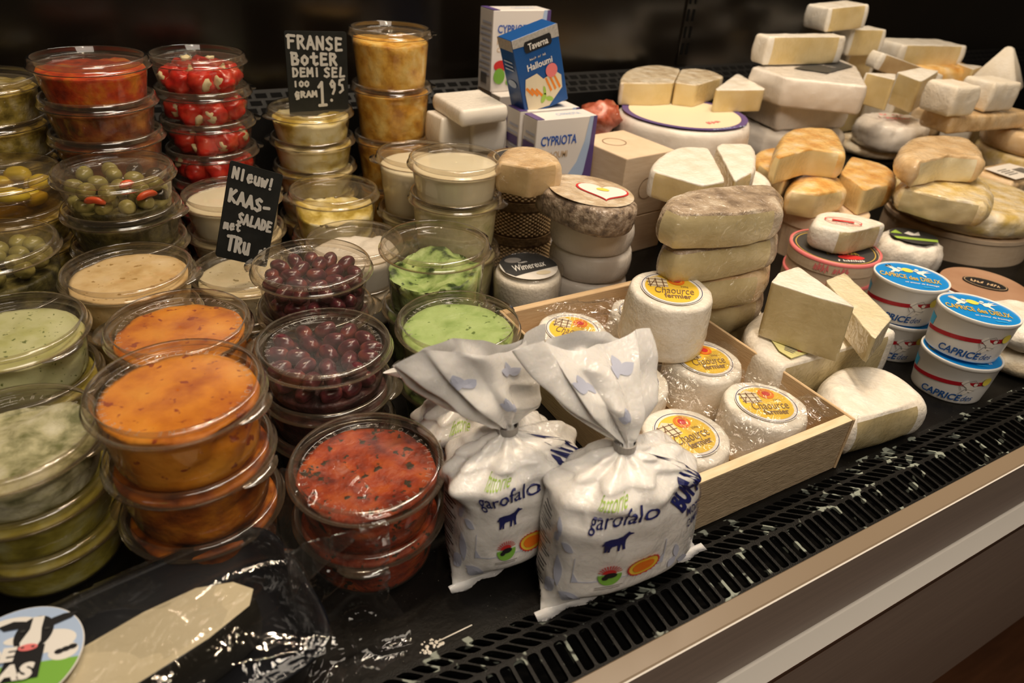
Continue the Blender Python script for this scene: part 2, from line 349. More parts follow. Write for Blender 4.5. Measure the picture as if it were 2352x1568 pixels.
M['clip'] = simple('grey_clip', (0.32, 0.30, 0.28), 0.3, metal=0.3)
M['tray'] = simple('black_foam_tray', (0.003, 0.004, 0.007), 0.4, spec=0.15)
# ------------------------------------------------------------------ the shop and the case
def quad_strip(name, prof, x0, x1, mats, parent, fm=None, smooth=False, nx=1):
    """profile of (y, z) points swept along x"""
    vs, fs, mi = [], [], []
    for i in range(nx + 1):
        x = x0 + (x1 - x0) * i / nx
        for (y, z) in prof: vs.append((x, y, z))
    n = len(prof)
    for i in range(nx):
        for k in range(n - 1):
            fs.append((i * n + k, (i + 1) * n + k, (i + 1) * n + k + 1, i * n + k + 1)); mi.append(fm[k] if fm else 0)
    return mesh(name, vs, fs, mats, parent, smooth=smooth, fm=mi)
X0, X1 = -0.9, 3.6
struct(mesh('floor', [(-3, -3, -0.85), (6, -3, -0.85), (6, 3, -0.85), (-3, 3, -0.85)], [(0, 1, 2, 3)], M['wood_floor']))
struct(rbox('wall_back', 5.2, 0.05, 3.1, simple('shop_wall', (0.02, 0.016, 0.012), 0.8), None, 0, (1.4, 1.32, -0.85)))
case = thing('display_case', 'long black refrigerated cheese counter with slotted front grille and steel front', 'display case', (0, 0, -0.85))
def cs(name, prof, mats, **k):
    o = quad_strip(name, [(y, z + 0.85) for y, z in prof], X0, X1, mats, case, **k); return o
cs('deck', [(0.2665, -0.012), (0.2665, 0.0), (1.06, 0.0), (1.06, -0.02)], M['deck'])
cs('back_panel', [(1.10, 0.0), (1.10, 1.15), (1.14, 1.15), (1.14, -0.85)], M['wall'])
# rear air duct with its perforated face
rd = cs('rear_duct', [(1.045, 0.0), (1.045, 0.160), (1.10, 0.182)], M['duct'])
def slots(name, cells, z, m, parent, zoff=0.85):
    """plate of cells; each cell is a frame around a rounded slot: cells = (x0, x1, y0, y1, sx0, sx1, sy0, sy1, shear)"""
    vs, fs = [], []
    for (x0, x1, y0, y1, a0, a1, b0, b1, sh) in cells:
        base = len(vs); r = min(0.0024, (b1 - b0) * 0.3, (a1 - a0) * 0.45); hole = []
        for (qx, qy, st) in ((a1 - r, b1 - r, 0), (a0 + r, b1 - r, 1), (a0 + r, b0 + r, 2), (a1 - r, b0 + r, 3)):
            for k in range(4):
                an = st * PI / 2 + k * PI / 6; hole.append((qx + r * math.cos(an), qy + r * math.sin(an)))
        outer = [(x1, y1), (x0, y1), (x0, y0), (x1, y0)]
        def pt(p):
            zz = z(p[1]); return (p[0] + sh * (y1 - p[1]), p[1], zz + zoff)
        for p in outer: vs.append(pt(p))
        for p in hole: vs.append(pt(p))
        for p in hole:
            q = pt(p); vs.append((q[0], q[1], q[2] - 0.004))
        h = base + 4; d = h + 16
        for s in range(4):
            for k in range(3): fs.append((base + s, h + s * 4 + k, h + s * 4 + k + 1))
            n2 = (s + 1) % 4
            fs.append((base + s, h + s * 4 + 3, h + n2 * 4, base + n2))
        for k in range(16):
            k2 = (k + 1) % 16; fs.append((h + k, d + k, d + k2, h + k2))
    return mesh(name, vs, [tuple(f) for f in fs], m, parent, smooth=False)
zf = lambda y: 0.0 if y >= 0.2365 else -(0.2365 - y) * 0.10
P_ = 0.0108; cells = []
xi = -0.35
while xi < 2.3:
    cells.append((xi, xi + P_, 0.2515, 0.2665, xi + 0.0011, xi + P_ - 0.0011, 0.2530, 0.2618, 1.25))
    cells.append((xi + 0.0188, xi + 0.0188 + P_, 0.2365, 0.2515, xi + 0.0199, xi + 0.0188 + P_ - 0.0011, 0.2380, 0.2500, 1.25))
    cells.append((xi + 0.0376, xi + 0.0376 + P_, 0.2035, 0.2365, xi + 0.0390, xi + 0.0376 + P_ - 0.0012, 0.2072, 0.2345, 0.0))
    xi += P_
slots('air_grille', cells, zf, M['grille'], case)
cs('drain_tray', [(0.2035, -0.006), (0.2035, -0.04), (0.28, -0.045), (0.2665, -0.012)], M['void'])
cs('front_trim', [(0.2035, -0.006), (0.2035, 0.0005), (0.2025, 0.0015), (0.1885, 0.0015), (0.1872, 0.0008)], M['trim'])
cs('front_lip', [(0.1872, 0.0008), (0.1862, 0.0)], M['pale_strip'])
cs('fascia', [(0.1862, 0.0), (0.1862, -0.078), (0.1880, -0.080), (0.1880, -0.084)], M['steel_dark'])
cs('bumper_strip', [(0.1880, -0.083), (0.1850, -0.0838), (0.1740, -0.0990), (0.1750, -0.1010), (0.188, -0.1015)], M['pale_strip'], smooth=False)
cs('rubber_seam', [(0.1880, -0.1015), (0.1880, -0.112)], M['rubber'])
cs('chrome_moulding', [(0.188, -0.112), (0.1835, -0.1135), (0.1805, -0.117), (0.1800, -0.121), (0.1815, -0.125), (0.186, -0.127), (0.186, -0.129), (0.183, -0.130), (0.182, -0.132), (0.186, -0.134)], M['steel'], smooth=True)
cs('lower_panel', [(0.186, -0.134), (0.184, -0.30), (0.186, -0.49), (0.26, -0.50), (0.27, -0.85)], M['steel_dark'])
# slotted shelf upright on the back panel
up = rbox('upright_strip', 0.026, 0.004, 0.75, M['wall'], case, 0.001, (1.025, 1.098, 0.85 + 0.185))
sv, sf = [], []
for k in range(17):
    z0 = 0.205 + 0.85 + k * 0.030
    for dx in (-0.0065, 0.0065):
        b = len(sv); sv += [(1.025 + dx - 0.003, 1.0955, z0), (1.025 + dx + 0.003, 1.0955, z0), (1.025 + dx + 0.003, 1.0955, z0 + 0.021), (1.025 + dx - 0.003, 1.0955, z0 + 0.021)]
        sf.append((b, b + 1, b + 2, b + 3))
mesh('slot', sv, sf, M['slot'], up, smooth=False)

# louvre holes of the rear duct, on its sloping top
hv, hf = [], []
for r in range(3):
    for k in range(150):
        x = -0.5 + k * 0.022 + (0.011 if r % 2 else 0); y0 = 1.049 + r * 0.016; b = len(hv)
        zz = lambda y: 0.85 + 0.160 + (y - 1.045) * 0.4 + 0.0006
        hv += [(x, y0, zz(y0)), (x + 0.016, y0, zz(y0)), (x + 0.016, y0 + 0.010, zz(y0 + 0.010)), (x, y0 + 0.010, zz(y0 + 0.010))]; hf.append((b, b + 1, b + 2, b + 3))
mesh('louvre_holes', hv, hf, M['slot'], rd, smooth=False)

for lb, x0_, x1_, y0_ in (('low black riser block under the rear white cheeses', .736, 1.76, .772), ('low black riser block under the feta and tall halloumi carton', .424, .734, .881)):
    rs = thing('display_riser', lb, 'riser', ((x0_ + x1_) / 2, (y0_ + 1.036) / 2, 0.0))
    rbox('riser_block', x1_ - x0_, 1.036 - y0_, 0.0595, M['deck'], rs, 0.002)
# ------------------------------------------------------------------ clear lidded tubs
_tm = {}
RB, RT_, RF = 0.0465, 0.0520, 0.0576
def tub_meshes(h):
    """shared meshes for one tub height: container and flange+tab, lid with recessed panel and embossed ring"""
    if h in _tm: return _tm[h]
    hf = h - 0.002                                   # height of the flange; the lid panel lies at h
    prof = [(0.001, 0.0012), (RB - 0.006, 0.0012), (RB - 0.004, 0.0), (RB - 0.001, 0.0008), (RB, 0.003)]
    n = 7
    for i in range(1, n + 1): prof.append((RB + (RT_ - RB) * i / n, 0.003 + (hf - 0.006) * i / n))
    prof += [(RT_ + 0.0012, hf - 0.003), (RT_ + 0.0012, hf)]
    cv, cf = lathe(prof, 56)
    fl, ff = lathe([(RT_ + 0.0012, hf - 0.0006), (RF - 0.0008, hf - 0.0006), (RF, hf), (RF - 0.0008, hf + 0.0008)], 56)
    lv, lf = lathe([(0.001, h + 0.0006), (0.020, h + 0.0010), (0.036, h + 0.0004), (0.0462, h), (0.0488, h), (0.0498, h + 0.0015), (0.0508, h + 0.0066), (0.0515, h + 0.0075)], 64)
    rv, rf = lathe([(0.0515, h + 0.0075), (0.0538, h + 0.0075), (0.0550, h + 0.0062), (0.0558, h + 0.0030), (0.0564, hf + 0.0020), (RF, hf + 0.0014), (RF, hf + 0.0008)], 64)
    # pull tab of the lid: rounded ear that leaves the flange at angle 0
    tv, tf = [], []
    for i in range(9):
        a = -0.30 + 0.6 * i / 8; e = RF + 0.0075 * (math.cos(PI * (i - 4) / 9.0) ** 0.6)
        for z in (hf + 0.0016, hf + 0.0006):
            tv += [(RF * 0.985 * math.cos(a), RF * 0.985 * math.sin(a), z), (e * math.cos(a), e * math.sin(a), z)]
    for i in range(8):
        o = i * 4
        tf += [(o, o + 1, o + 5, o + 4), (o + 2, o + 6, o + 7, o + 3), (o + 1, o + 3, o + 7, o + 5)]
    def me(nm, v, f, m):
        x = bpy.data.meshes.new(nm); x.from_pydata(v, [], f); x.materials.append(m)
        x.polygons.foreach_set('use_smooth', [True] * len(x.polygons)); x.update(); return x
    ev, ef = [], []
    words = 'RECYCLABLE 100% POLYETHYLENE TEREPHTHALATE '
    for i, ch in enumerate(words):
        if ch == ' ': continue
        gv, gf, gw, gh = text_geo(ch); a = 1.2 - 2 * PI * i / len(words) ; b = len(ev)
        for (x, y) in gv:
            X, Y = x * 0.0052, y * 0.0062 + 0.0455
            ev.append((X * math.cos(a) - Y * math.sin(a), X * math.sin(a) + Y * math.cos(a), h + 0.0009))
        ef += [tuple(q + b for q in f) for f in gf]
    _tm[h] = dict(container=me('container', cv, cf, M['tub']), flange=me('flange', fl, ff, M['rim']), lid=me('lid', lv, lf, M['lid']),
                  rim=me('lid_rim', rv, rf, M['rim']), tab=me('lid_tab', tv, tf, M['rim']), text=me('embossed_text', ev, ef, M['emboss']))
    return _tm[h]
def wall_r(z, h): return RB + (RT_ - RB) * max(0, min(1, (z - 0.003) / (h - 0.008)))
def filling(name, h, m, level, amp=0.0015, freq=55, lump=0.0, seed=0, notch=0.0, dome=0.0, parent=None, edge=0.0, shrink=1.0):
    """solid content of a tub up to `level` of the height, with a rough top and hollows along the wall"""
    vs, fs = [], []; n = 56; zt = h * level; off = Vector((seed * 3.7, seed * 1.9, seed * 5.1))
    prof = [(RB - 0.002, 0.0022)] + [(None, 0.003 + (zt - 0.005) * k / 8) for k in range(9)]
    rows = []
    for (r, z) in prof: rows.append(((wall_r(z, h) - 0.0007) if r is None else r, z))
    top = [0.97, 0.9, 0.78, 0.64, 0.5, 0.36, 0.22, 0.1]; rt = rows[-1][0]
    for t in top: rows.append((rt * t, zt))
    for i, (r, z) in enumerate(rows):
        for k in range(n):
            a = 2 * PI * k / n; p = Vector((r * math.cos(a), r * math.sin(a), z))
            if i > 9:
                d = (noise.noise(p * freq + off) * 1.0 + 0.5 * noise.noise(p * freq * 2.3 + off)) * amp + lump * noise.noise(p * 22 + off) + dome * (1 - (r / rt) ** 2)
                p.z = min(p.z + d, h - 0.0012)
            elif 0 < i:
                q = noise.noise(p * freq * 0.8 + off * 2); g = max(0.0, q - 0.12) * notch + edge * max(0, noise.noise(p * 30 + off)) * (1 if i > 6 else 0)
                s = 1 - g / r; p.x *= s; p.y *= s
            p.x *= shrink; p.y *= shrink; vs.append(p)
    m_ = len(rows)
    for i in range(m_ - 1):
        for k in range(n):
            k2 = (k + 1) % n; fs.append((i * n + k, i * n + k2, (i + 1) * n + k2, (i + 1) * n + k))
    c = len(vs); vs.append(Vector((0, 0, min(zt + dome, h - 0.0015))))
    for k in range(n): fs.append(((m_ - 1) * n + k, (m_ - 1) * n + (k + 1) % n, c))
    fs.append(tuple(range(n - 1, -1, -1)))
    return mesh(name, vs, fs, m, parent)
ORD = {1: ['only'], 2: ['top', 'bottom'], 3: ['top', 'middle', 'bottom'], 4: ['top', 'second', 'third', 'bottom'], 5: ['top', 'second', 'third', 'fourth', 'bottom'], 6: ['top', 'second', 'third', 'fourth', 'fifth', 'bottom'], 7: ['top', 'second', 'third', 'fourth', 'fifth', 'sixth', 'bottom']}
tubs = {}
def tub(h, loc, tabrot, label, group, fill, tilt=(0, 0), txt=True, fillname='filling', scale=1.0):
    t = thing('clear_food_tub', label, 'food tub', loc, tabrot, group, tilt); t.scale = (scale,) * 3
    g = tub_meshes(h)
    lk('container', g['container'], t); lk('flange', g['flange'], t)
    ld = lk('lid', g['lid'], t); lk('lid_rim', g['rim'], ld); lk('lid_tab', g['tab'], ld)
    if txt: lk('embossed_text', g['text'], ld)
    if fill is not None: lk(fillname, fill, t)
    return t
def stack(key, px, py, y, hs, base, fills, what, where, group, tabs=None, tilts=None, txt=False, fillname='filling', scale=1.0, jig=0.0003, ztop=None, xoff=None, free=1.0):
    """a stack whose top lid is seen centred at (px, py) near the plane y"""
    PENDING.append(dict(locals()))
def build_stacks():
    """settle the stacks so that no two flanges run into each other, then build them"""
    for _ in range(400):
        for i in range(len(PENDING)):
            for j in range(i):
                A, B = PENDING[i], PENDING[j]; a, b = aty(A['px'], A['py'], A['y']), aty(B['px'], B['py'], B['y'])
                need = RF * (A['scale'] + B['scale']) + 0.0006; d = Vector((a.x - b.x, a.y - b.y)); l = d.length
                if l < need:
                    s = (need - l) * 0.3 * (1 if d.y > 0 else -1); A['y'] += s * A['free']; B['y'] -= s * B['free']
    for S in PENDING: build_stack(**S)
PENDING = []
def build_stack(key, px, py, y, hs, base, fills, what, where, group, tabs, tilts, txt, fillname, scale, jig, ztop, xoff, free):
    if y > 1.012: y = 1.012
    c = aty(px, py, y); n = len(hs); z = base
    tot = sum(hs) + 0.0075
    k = ((c.z - base) / tot) if ztop is None else ztop
    hs = [round(h * k, 4) for h in hs]; out = []
    for i in range(n):                                # from the bottom up
        h = hs[i]; pos = ORD[n][n - 1 - i]
        f = fills[i](h) if fills[i] else None
        a = (tabs[n - 1 - i] if tabs and n - 1 - i < len(tabs) else random.uniform(0, 6.28))
        dx, dy = (random.uniform(-jig, jig), random.uniform(-jig, jig)) if i < n - 1 else (0, 0)
        lab = (f'{pos} tub of {what} {where}' if n > 1 else f'clear tub of {what} {where}')
        if len(lab.split()) > 15: print('LONGLABEL', lab)
        out.append((tub(h * 1.0, (c.x + dx, c.y + dy, z), a, lab, group if n > 1 else None, f, (tilts[n - 1 - i] if tilts and n - 1 - i < len(tilts) else (0, 0)), txt and i == n - 1, fillname, scale), h))
        z += h * scale + 0.0004
    tubs[key] = out
    return out
def fm_(m, **k):
    cache = {}
    def f(h):
        if h not in cache:
            o = filling('filling', h, m, **k); cache[h] = o.data; bpy.data.objects.remove(o)
        return cache[h]
    return f
F = {}
def paste_food(nm, cols, **k): return food(nm, cols, rough=0.5, sss=0.05, **k)
F['pesto'] = paste_food('red_pesto', [(0.14, 0.010, 0.003), (0.36, 0.045, 0.008), (0.50, 0.10, 0.014)], scale=60, bump=1.0, specks=(150, 0.60, (0.03, 0.02, 0.008)))
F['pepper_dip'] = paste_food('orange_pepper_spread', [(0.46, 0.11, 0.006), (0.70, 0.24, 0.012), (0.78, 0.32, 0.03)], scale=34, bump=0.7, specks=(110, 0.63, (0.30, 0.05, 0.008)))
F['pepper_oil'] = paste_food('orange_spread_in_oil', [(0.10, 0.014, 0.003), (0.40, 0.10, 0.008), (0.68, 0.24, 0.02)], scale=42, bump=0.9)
F['salad'] = paste_food('pale_orange_salad', [(0.62, 0.40, 0.16), (0.78, 0.57, 0.29), (0.82, 0.63, 0.37)], scale=40, bump=0.6, specks=(150, 0.64, (0.40, 0.24, 0.07)))
F['truffle'] = paste_food('truffle_cheese_salad', [(0.70, 0.60, 0.38), (0.80, 0.71, 0.50)], scale=50, bump=0.4, specks=(180, 0.64, (0.30, 0.24, 0.12)))
F['cream'] = paste_food('cream_spread', [(0.80, 0.72, 0.52), (0.84, 0.77, 0.58)], scale=30, bump=0.2)
F['herb'] = paste_food('herb_spread', [(0.50, 0.48, 0.22), (0.66, 0.60, 0.34), (0.74, 0.68, 0.44)], scale=60, bump=0.5)
F['green'] = paste_food('green_herb_cream', [(0.02, 0.05, 0.006), (0.26, 0.38, 0.11), (0.46, 0.58, 0.24)], stops=[0.36, 0.46, 0.62], scale=48, bump=0.8, specks=(130, 0.68, (0.05, 0.09, 0.02)))  # darkest tone paints shaded crevices between the crumbs
F['green_top'] = paste_food('smooth_green_cream', [(0.26, 0.40, 0.11), (0.40, 0.55, 0.20), (0.46, 0.60, 0.25)], scale=40, bump=0.7, specks=(110, 0.64, (0.12, 0.20, 0.04)))
F['dill'] = paste_food('dill_spread', [(0.50, 0.52, 0.20), (0.62, 0.64, 0.34), (0.66, 0.67, 0.38)], scale=40, bump=0.35, specks=(240, 0.66, (0.14, 0.18, 0.04)))
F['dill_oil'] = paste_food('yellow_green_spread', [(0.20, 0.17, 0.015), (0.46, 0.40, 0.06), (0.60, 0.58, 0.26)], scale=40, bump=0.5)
F['butter'] = paste_food('french_butter', [(0.42, 0.30, 0.04), (0.74, 0.60, 0.20), (0.88, 0.80, 0.50)], stops=[0.38, 0.48, 0.60], scale=32, bump=0.5)
F['butter_top'] = paste_food('butter_curls', [(0.84, 0.77, 0.48), (0.88, 0.82, 0.56)], scale=40, bump=0.6)
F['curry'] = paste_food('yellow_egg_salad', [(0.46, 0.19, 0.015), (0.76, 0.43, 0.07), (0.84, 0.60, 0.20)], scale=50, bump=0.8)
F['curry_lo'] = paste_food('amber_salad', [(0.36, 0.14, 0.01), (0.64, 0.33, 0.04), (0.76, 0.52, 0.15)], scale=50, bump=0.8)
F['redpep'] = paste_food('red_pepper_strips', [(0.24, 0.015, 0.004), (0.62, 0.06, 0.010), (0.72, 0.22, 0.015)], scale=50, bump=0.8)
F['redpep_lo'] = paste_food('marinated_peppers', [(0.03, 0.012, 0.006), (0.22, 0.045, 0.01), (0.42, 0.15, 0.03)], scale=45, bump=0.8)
F['antip'] = paste_food('yellow_antipasto', [(0.16, 0.12, 0.02), (0.50, 0.38, 0.08), (0.72, 0.62, 0.36)], scale=55, bump=0.9)
F['olive_dark'] = paste_food('dark_olives_below', [(0.010, 0.005, 0.005), (0.05, 0.015, 0.018), (0.11, 0.035, 0.03)], scale=70, bump=0.9, kind='noise')
F['olive_mix'] = paste_food('mixed_olives_below', [(0.012, 0.010, 0.006), (0.07, 0.06, 0.015), (0.20, 0.17, 0.05)], scale=60, bump=0.9)
F['brine'] = clear('yellow_brine', tint=(0.80, 0.70, 0.36), milk=0.03, edge=0.1, gloss=0.6)
F['feta'] = M['feta']
F['redfill'] = paste_food('red_brine_peppers', [(0.20, 0.006, 0.006), (0.50, 0.015, 0.012), (0.62, 0.05, 0.03)], scale=60, bump=0.5)
F['whitecub'] = paste_food('pale_leafy_mix', [(0.16, 0.17, 0.06), (0.52, 0.50, 0.30), (0.72, 0.70, 0.52)], scale=55, bump=0.8)
rim = lambda i, n: None
A_ = math.radians
# ---- column at the left edge
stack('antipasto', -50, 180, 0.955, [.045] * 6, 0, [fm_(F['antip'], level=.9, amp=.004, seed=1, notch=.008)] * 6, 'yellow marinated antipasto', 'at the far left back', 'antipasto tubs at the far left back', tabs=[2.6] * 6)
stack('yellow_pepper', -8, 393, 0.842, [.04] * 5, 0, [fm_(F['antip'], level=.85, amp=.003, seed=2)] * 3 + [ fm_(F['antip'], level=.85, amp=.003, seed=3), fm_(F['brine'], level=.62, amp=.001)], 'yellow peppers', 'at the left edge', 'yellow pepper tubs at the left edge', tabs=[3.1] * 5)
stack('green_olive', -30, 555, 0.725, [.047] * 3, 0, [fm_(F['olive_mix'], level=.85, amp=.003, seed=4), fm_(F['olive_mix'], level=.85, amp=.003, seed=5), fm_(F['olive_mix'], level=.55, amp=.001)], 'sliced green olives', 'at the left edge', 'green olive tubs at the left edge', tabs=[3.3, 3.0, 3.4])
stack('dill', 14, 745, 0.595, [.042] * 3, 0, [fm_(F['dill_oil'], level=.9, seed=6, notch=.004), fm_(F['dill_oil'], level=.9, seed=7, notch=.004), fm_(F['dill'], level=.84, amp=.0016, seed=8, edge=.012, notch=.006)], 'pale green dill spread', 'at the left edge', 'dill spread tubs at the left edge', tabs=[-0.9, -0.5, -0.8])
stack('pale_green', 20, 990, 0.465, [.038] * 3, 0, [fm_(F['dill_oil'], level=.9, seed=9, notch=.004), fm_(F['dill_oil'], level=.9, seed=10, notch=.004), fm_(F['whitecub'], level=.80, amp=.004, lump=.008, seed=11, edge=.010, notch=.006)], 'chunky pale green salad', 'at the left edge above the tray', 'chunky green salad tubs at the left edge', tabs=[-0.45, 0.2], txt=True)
# ---- column of peppers, mixed olives and salads
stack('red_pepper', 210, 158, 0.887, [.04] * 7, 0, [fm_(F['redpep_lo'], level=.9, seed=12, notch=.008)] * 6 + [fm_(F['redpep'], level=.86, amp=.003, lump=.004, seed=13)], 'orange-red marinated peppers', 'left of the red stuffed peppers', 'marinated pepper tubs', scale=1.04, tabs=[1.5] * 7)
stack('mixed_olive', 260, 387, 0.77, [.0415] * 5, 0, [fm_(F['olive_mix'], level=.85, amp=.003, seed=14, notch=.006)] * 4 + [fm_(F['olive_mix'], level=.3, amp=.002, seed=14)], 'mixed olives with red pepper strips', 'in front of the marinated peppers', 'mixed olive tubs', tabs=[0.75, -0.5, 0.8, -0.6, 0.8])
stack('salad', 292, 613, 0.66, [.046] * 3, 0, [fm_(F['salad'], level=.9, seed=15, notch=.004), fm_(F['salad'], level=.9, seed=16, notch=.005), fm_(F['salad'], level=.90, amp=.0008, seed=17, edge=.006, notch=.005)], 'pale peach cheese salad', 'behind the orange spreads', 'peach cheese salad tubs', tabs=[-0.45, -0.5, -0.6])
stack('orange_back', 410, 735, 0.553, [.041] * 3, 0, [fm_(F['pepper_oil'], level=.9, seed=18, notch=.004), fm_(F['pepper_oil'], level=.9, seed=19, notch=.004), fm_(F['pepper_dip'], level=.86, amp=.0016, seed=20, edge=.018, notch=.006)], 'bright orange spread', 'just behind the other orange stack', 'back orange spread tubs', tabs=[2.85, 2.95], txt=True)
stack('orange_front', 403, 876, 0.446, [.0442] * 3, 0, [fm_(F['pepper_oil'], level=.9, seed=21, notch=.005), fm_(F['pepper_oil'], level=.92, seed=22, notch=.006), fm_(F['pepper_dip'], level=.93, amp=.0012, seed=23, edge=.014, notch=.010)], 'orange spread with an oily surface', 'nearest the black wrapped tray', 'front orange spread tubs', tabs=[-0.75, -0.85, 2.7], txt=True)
# ---- column of stuffed peppers, truffle salad, dark olives, pesto
stack('stuffed', 452, 125, 0.955, [.0385] * 7, 0, [fm_(F['redfill'], level=.85, seed=50)] * 3 + [fm_(F['redfill'], level=.72, amp=.003, seed=51, shrink=.72)] * 4, 'red peppers stuffed with white cheese', 'behind the Nieuw sign', 'stuffed pepper tubs', tabs=[2.6, .2, .1, .15, .1, .2, .1])
stack('garlic', 530, 437, 0.835, [.036] * 3, 0, [fm_(F['truffle'], level=.9, seed=24, notch=.006)] * 2 + [ fm_(F['cream'], level=.9, amp=.0008, seed=25, notch=.005)], 'smooth cream cheese salad', 'half hidden behind the truffle salad sign', 'cream cheese salad tubs behind the sign')
stack('truffle', 565, 608, 0.716, [.040] * 2, 0.0, [fm_(F['truffle'], level=.9, seed=26, notch=.005), fm_(F['truffle'], level=.84, amp=.0014, seed=27, edge=.004, notch=.005)], 'truffle cheese salad', 'that holds the chalk sign beginning Nieuw', 'truffle cheese salad tubs', tabs=[2.7])
stack('olive_back', 716, 600, 0.61, [.042] * 3, 0, [fm_(F['olive_dark'], level=.85, amp=.003, seed=28)] * 2 + [fm_(F['olive_dark'], level=.35, amp=.002, seed=28)], 'dark purple olives', 'beside the tall green herb cream', 'back dark olive tubs', tabs=[2.55, -0.3], txt=True)
stack('olive_front', 743, 780, 0.5, [.0365] * 3, 0, [fm_(F['olive_dark'], level=.85, amp=.003, seed=29)] * 2 + [fm_(F['olive_dark'], level=.3, amp=.002, seed=29)], 'dark purple olives', 'behind the red pesto', 'front dark olive tubs', tabs=[2.6, -0.5], txt=True)
stack('pesto', 843, 1053, 0.372, [.0418] * 2, 0, [fm_(F['pesto'], level=.9, amp=.002, seed=30, notch=.005), fm_(F['pesto'], level=.88, amp=.0022, lump=.002, seed=31, edge=.010, notch=.007)], 'red pesto', 'left of the white mozzarella bags', 'red pesto tubs', tabs=[0.35, -2.0], txt=True)
# ---- column of butters and green creams
stack('butter_sign', 712, 246, 0.955, [.0415] * 5, 0, [fm_(F['butter'], level=.92, amp=.003, seed=32, notch=.010)] * 4 + [fm_(F['butter'], level=.84, amp=.006, lump=.010, seed=33, notch=.012)], 'pale yellow butter', 'that holds the chalk sign priced 1.95', 'butter tubs under the price sign', tabs=[3.3])
stack('butter', 766, 428, 0.837, [.045] * 2, 0, [fm_(F['butter'], level=.9, seed=54, notch=.010), fm_(F['butter'], level=.60, amp=.006, lump=.014, seed=34, notch=.012)], 'loose butter curls', 'in front of the price sign stack', 'butter curl tubs', tabs=[3.0])
stack('feta_tub', 815, 548, 0.738, [.05, .05], .0, [fm_(F['feta'], level=.9, seed=35), fm_(F['feta'], level=.75, amp=.004, lump=.01, seed=36)], 'white soft cheese', 'between the dark olives and the green cream', 'white soft cheese tubs')
stack('green_back', 1000, 552, 0.598, [.069] * 2, 0, [fm_(F['green'], level=.92, seed=37, notch=.006), fm_(F['green'], level=.62, amp=.005, lump=.022, seed=38, notch=.014)], 'crumbly green herb cream', 'behind the glossy green lid', 'crumbly green cream tubs', tabs=[0.25, -0.5])
stack('green_front', 1053, 731, 0.487, [.052] * 2, 0, [fm_(F['green'], level=.92, seed=39, notch=.007), fm_(F['green_top'], level=.90, amp=.0014, lump=.002, seed=40, notch=.006)], 'smooth green herb cream', 'beside the wooden crate corner', 'smooth green cream tubs', tabs=[0.32, 2.5], txt=True)
# ---- tall cups
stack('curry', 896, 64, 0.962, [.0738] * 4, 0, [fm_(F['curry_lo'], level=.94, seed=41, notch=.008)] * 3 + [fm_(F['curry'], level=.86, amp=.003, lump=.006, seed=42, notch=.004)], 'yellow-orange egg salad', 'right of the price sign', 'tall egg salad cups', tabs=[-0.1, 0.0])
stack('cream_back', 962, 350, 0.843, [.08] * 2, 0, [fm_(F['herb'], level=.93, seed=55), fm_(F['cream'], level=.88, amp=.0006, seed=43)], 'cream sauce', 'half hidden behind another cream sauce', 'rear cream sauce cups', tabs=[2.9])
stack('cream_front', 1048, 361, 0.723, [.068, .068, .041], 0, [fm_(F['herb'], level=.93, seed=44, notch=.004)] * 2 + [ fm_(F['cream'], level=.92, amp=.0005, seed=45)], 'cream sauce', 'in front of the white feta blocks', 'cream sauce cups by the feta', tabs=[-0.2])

build_stacks()
# ------------------------------------------------------------------ loose things seen inside the top tubs
M['kalamata'] = food('kalamata_skin', [(0.035, 0.010, 0.014), (0.10, 0.02, 0.03), (0.20, 0.05, 0.04)], scale=70, rough=0.22, bump=0.15, spec=0.6)
M['olive_green'] = food('green_olive_skin', [(0.22, 0.19, 0.05), (0.36, 0.32, 0.10)], scale=70, rough=0.25, bump=0.1, spec=0.6)
M['olive_black'] = food('black_olive_skin', [(0.018, 0.015, 0.012), (0.05, 0.04, 0.025)], scale=70, rough=0.22, bump=0.1, spec=0.6)
M['pepper_red'] = food('red_stuffed_pepper_skin', [(0.36, 0.008, 0.008), (0.60, 0.025, 0.015), (0.66, 0.06, 0.03)], scale=60, rough=0.25, bump=0.1, spec=0.6)
M['pepper_strip'] = simple('red_pepper_strip', (0.75, 0.10, 0.03), 0.3)
M['pepper_yellow'] = food('yellow_pepper_skin', [(0.58, 0.40, 0.02), (0.74, 0.56, 0.06)], scale=50, rough=0.3, bump=0.2)
M['curd'] = food('white_stuffing', [(0.62, 0.50, 0.24), (0.78, 0.68, 0.44)], scale=60, rough=0.6, bump=0.4)
def proto_mesh(o):
    d = o.data; bpy.data.objects.remove(o); return d
def olive_mesh(m, r, l, seed, dent=True):
    bm = bmesh.new(); bmesh.ops.create_uvsphere(bm, u_segments=16, v_segments=12, radius=1.0)
    for v in bm.verts:
        k = 1 + 0.05 * noise.noise(v.co * 1.7 + Vector((seed, 0, 0)))
        z = v.co.z * l
        if dent and v.co.z > 0.93: z -= 0.0016                      # the stem scar
        v.co = Vector((v.co.x * r * k, v.co.y * r * k, z))
    me = bpy.data.meshes.new('olive'); bm.to_mesh(me); bm.free(); me.materials.append(m)
    me.polygons.foreach_set('use_smooth', [True] * len(me.polygons)); return me
KAL = [olive_mesh(M['kalamata'], 0.0072, 0.0105, i) for i in range(3)]
GRN = [olive_mesh(M['olive_green'], 0.0080, 0.0098, i) for i in range(3)]
BLK = [olive_mesh(M['olive_black'], 0.0078, 0.0096, i) for i in range(2)]
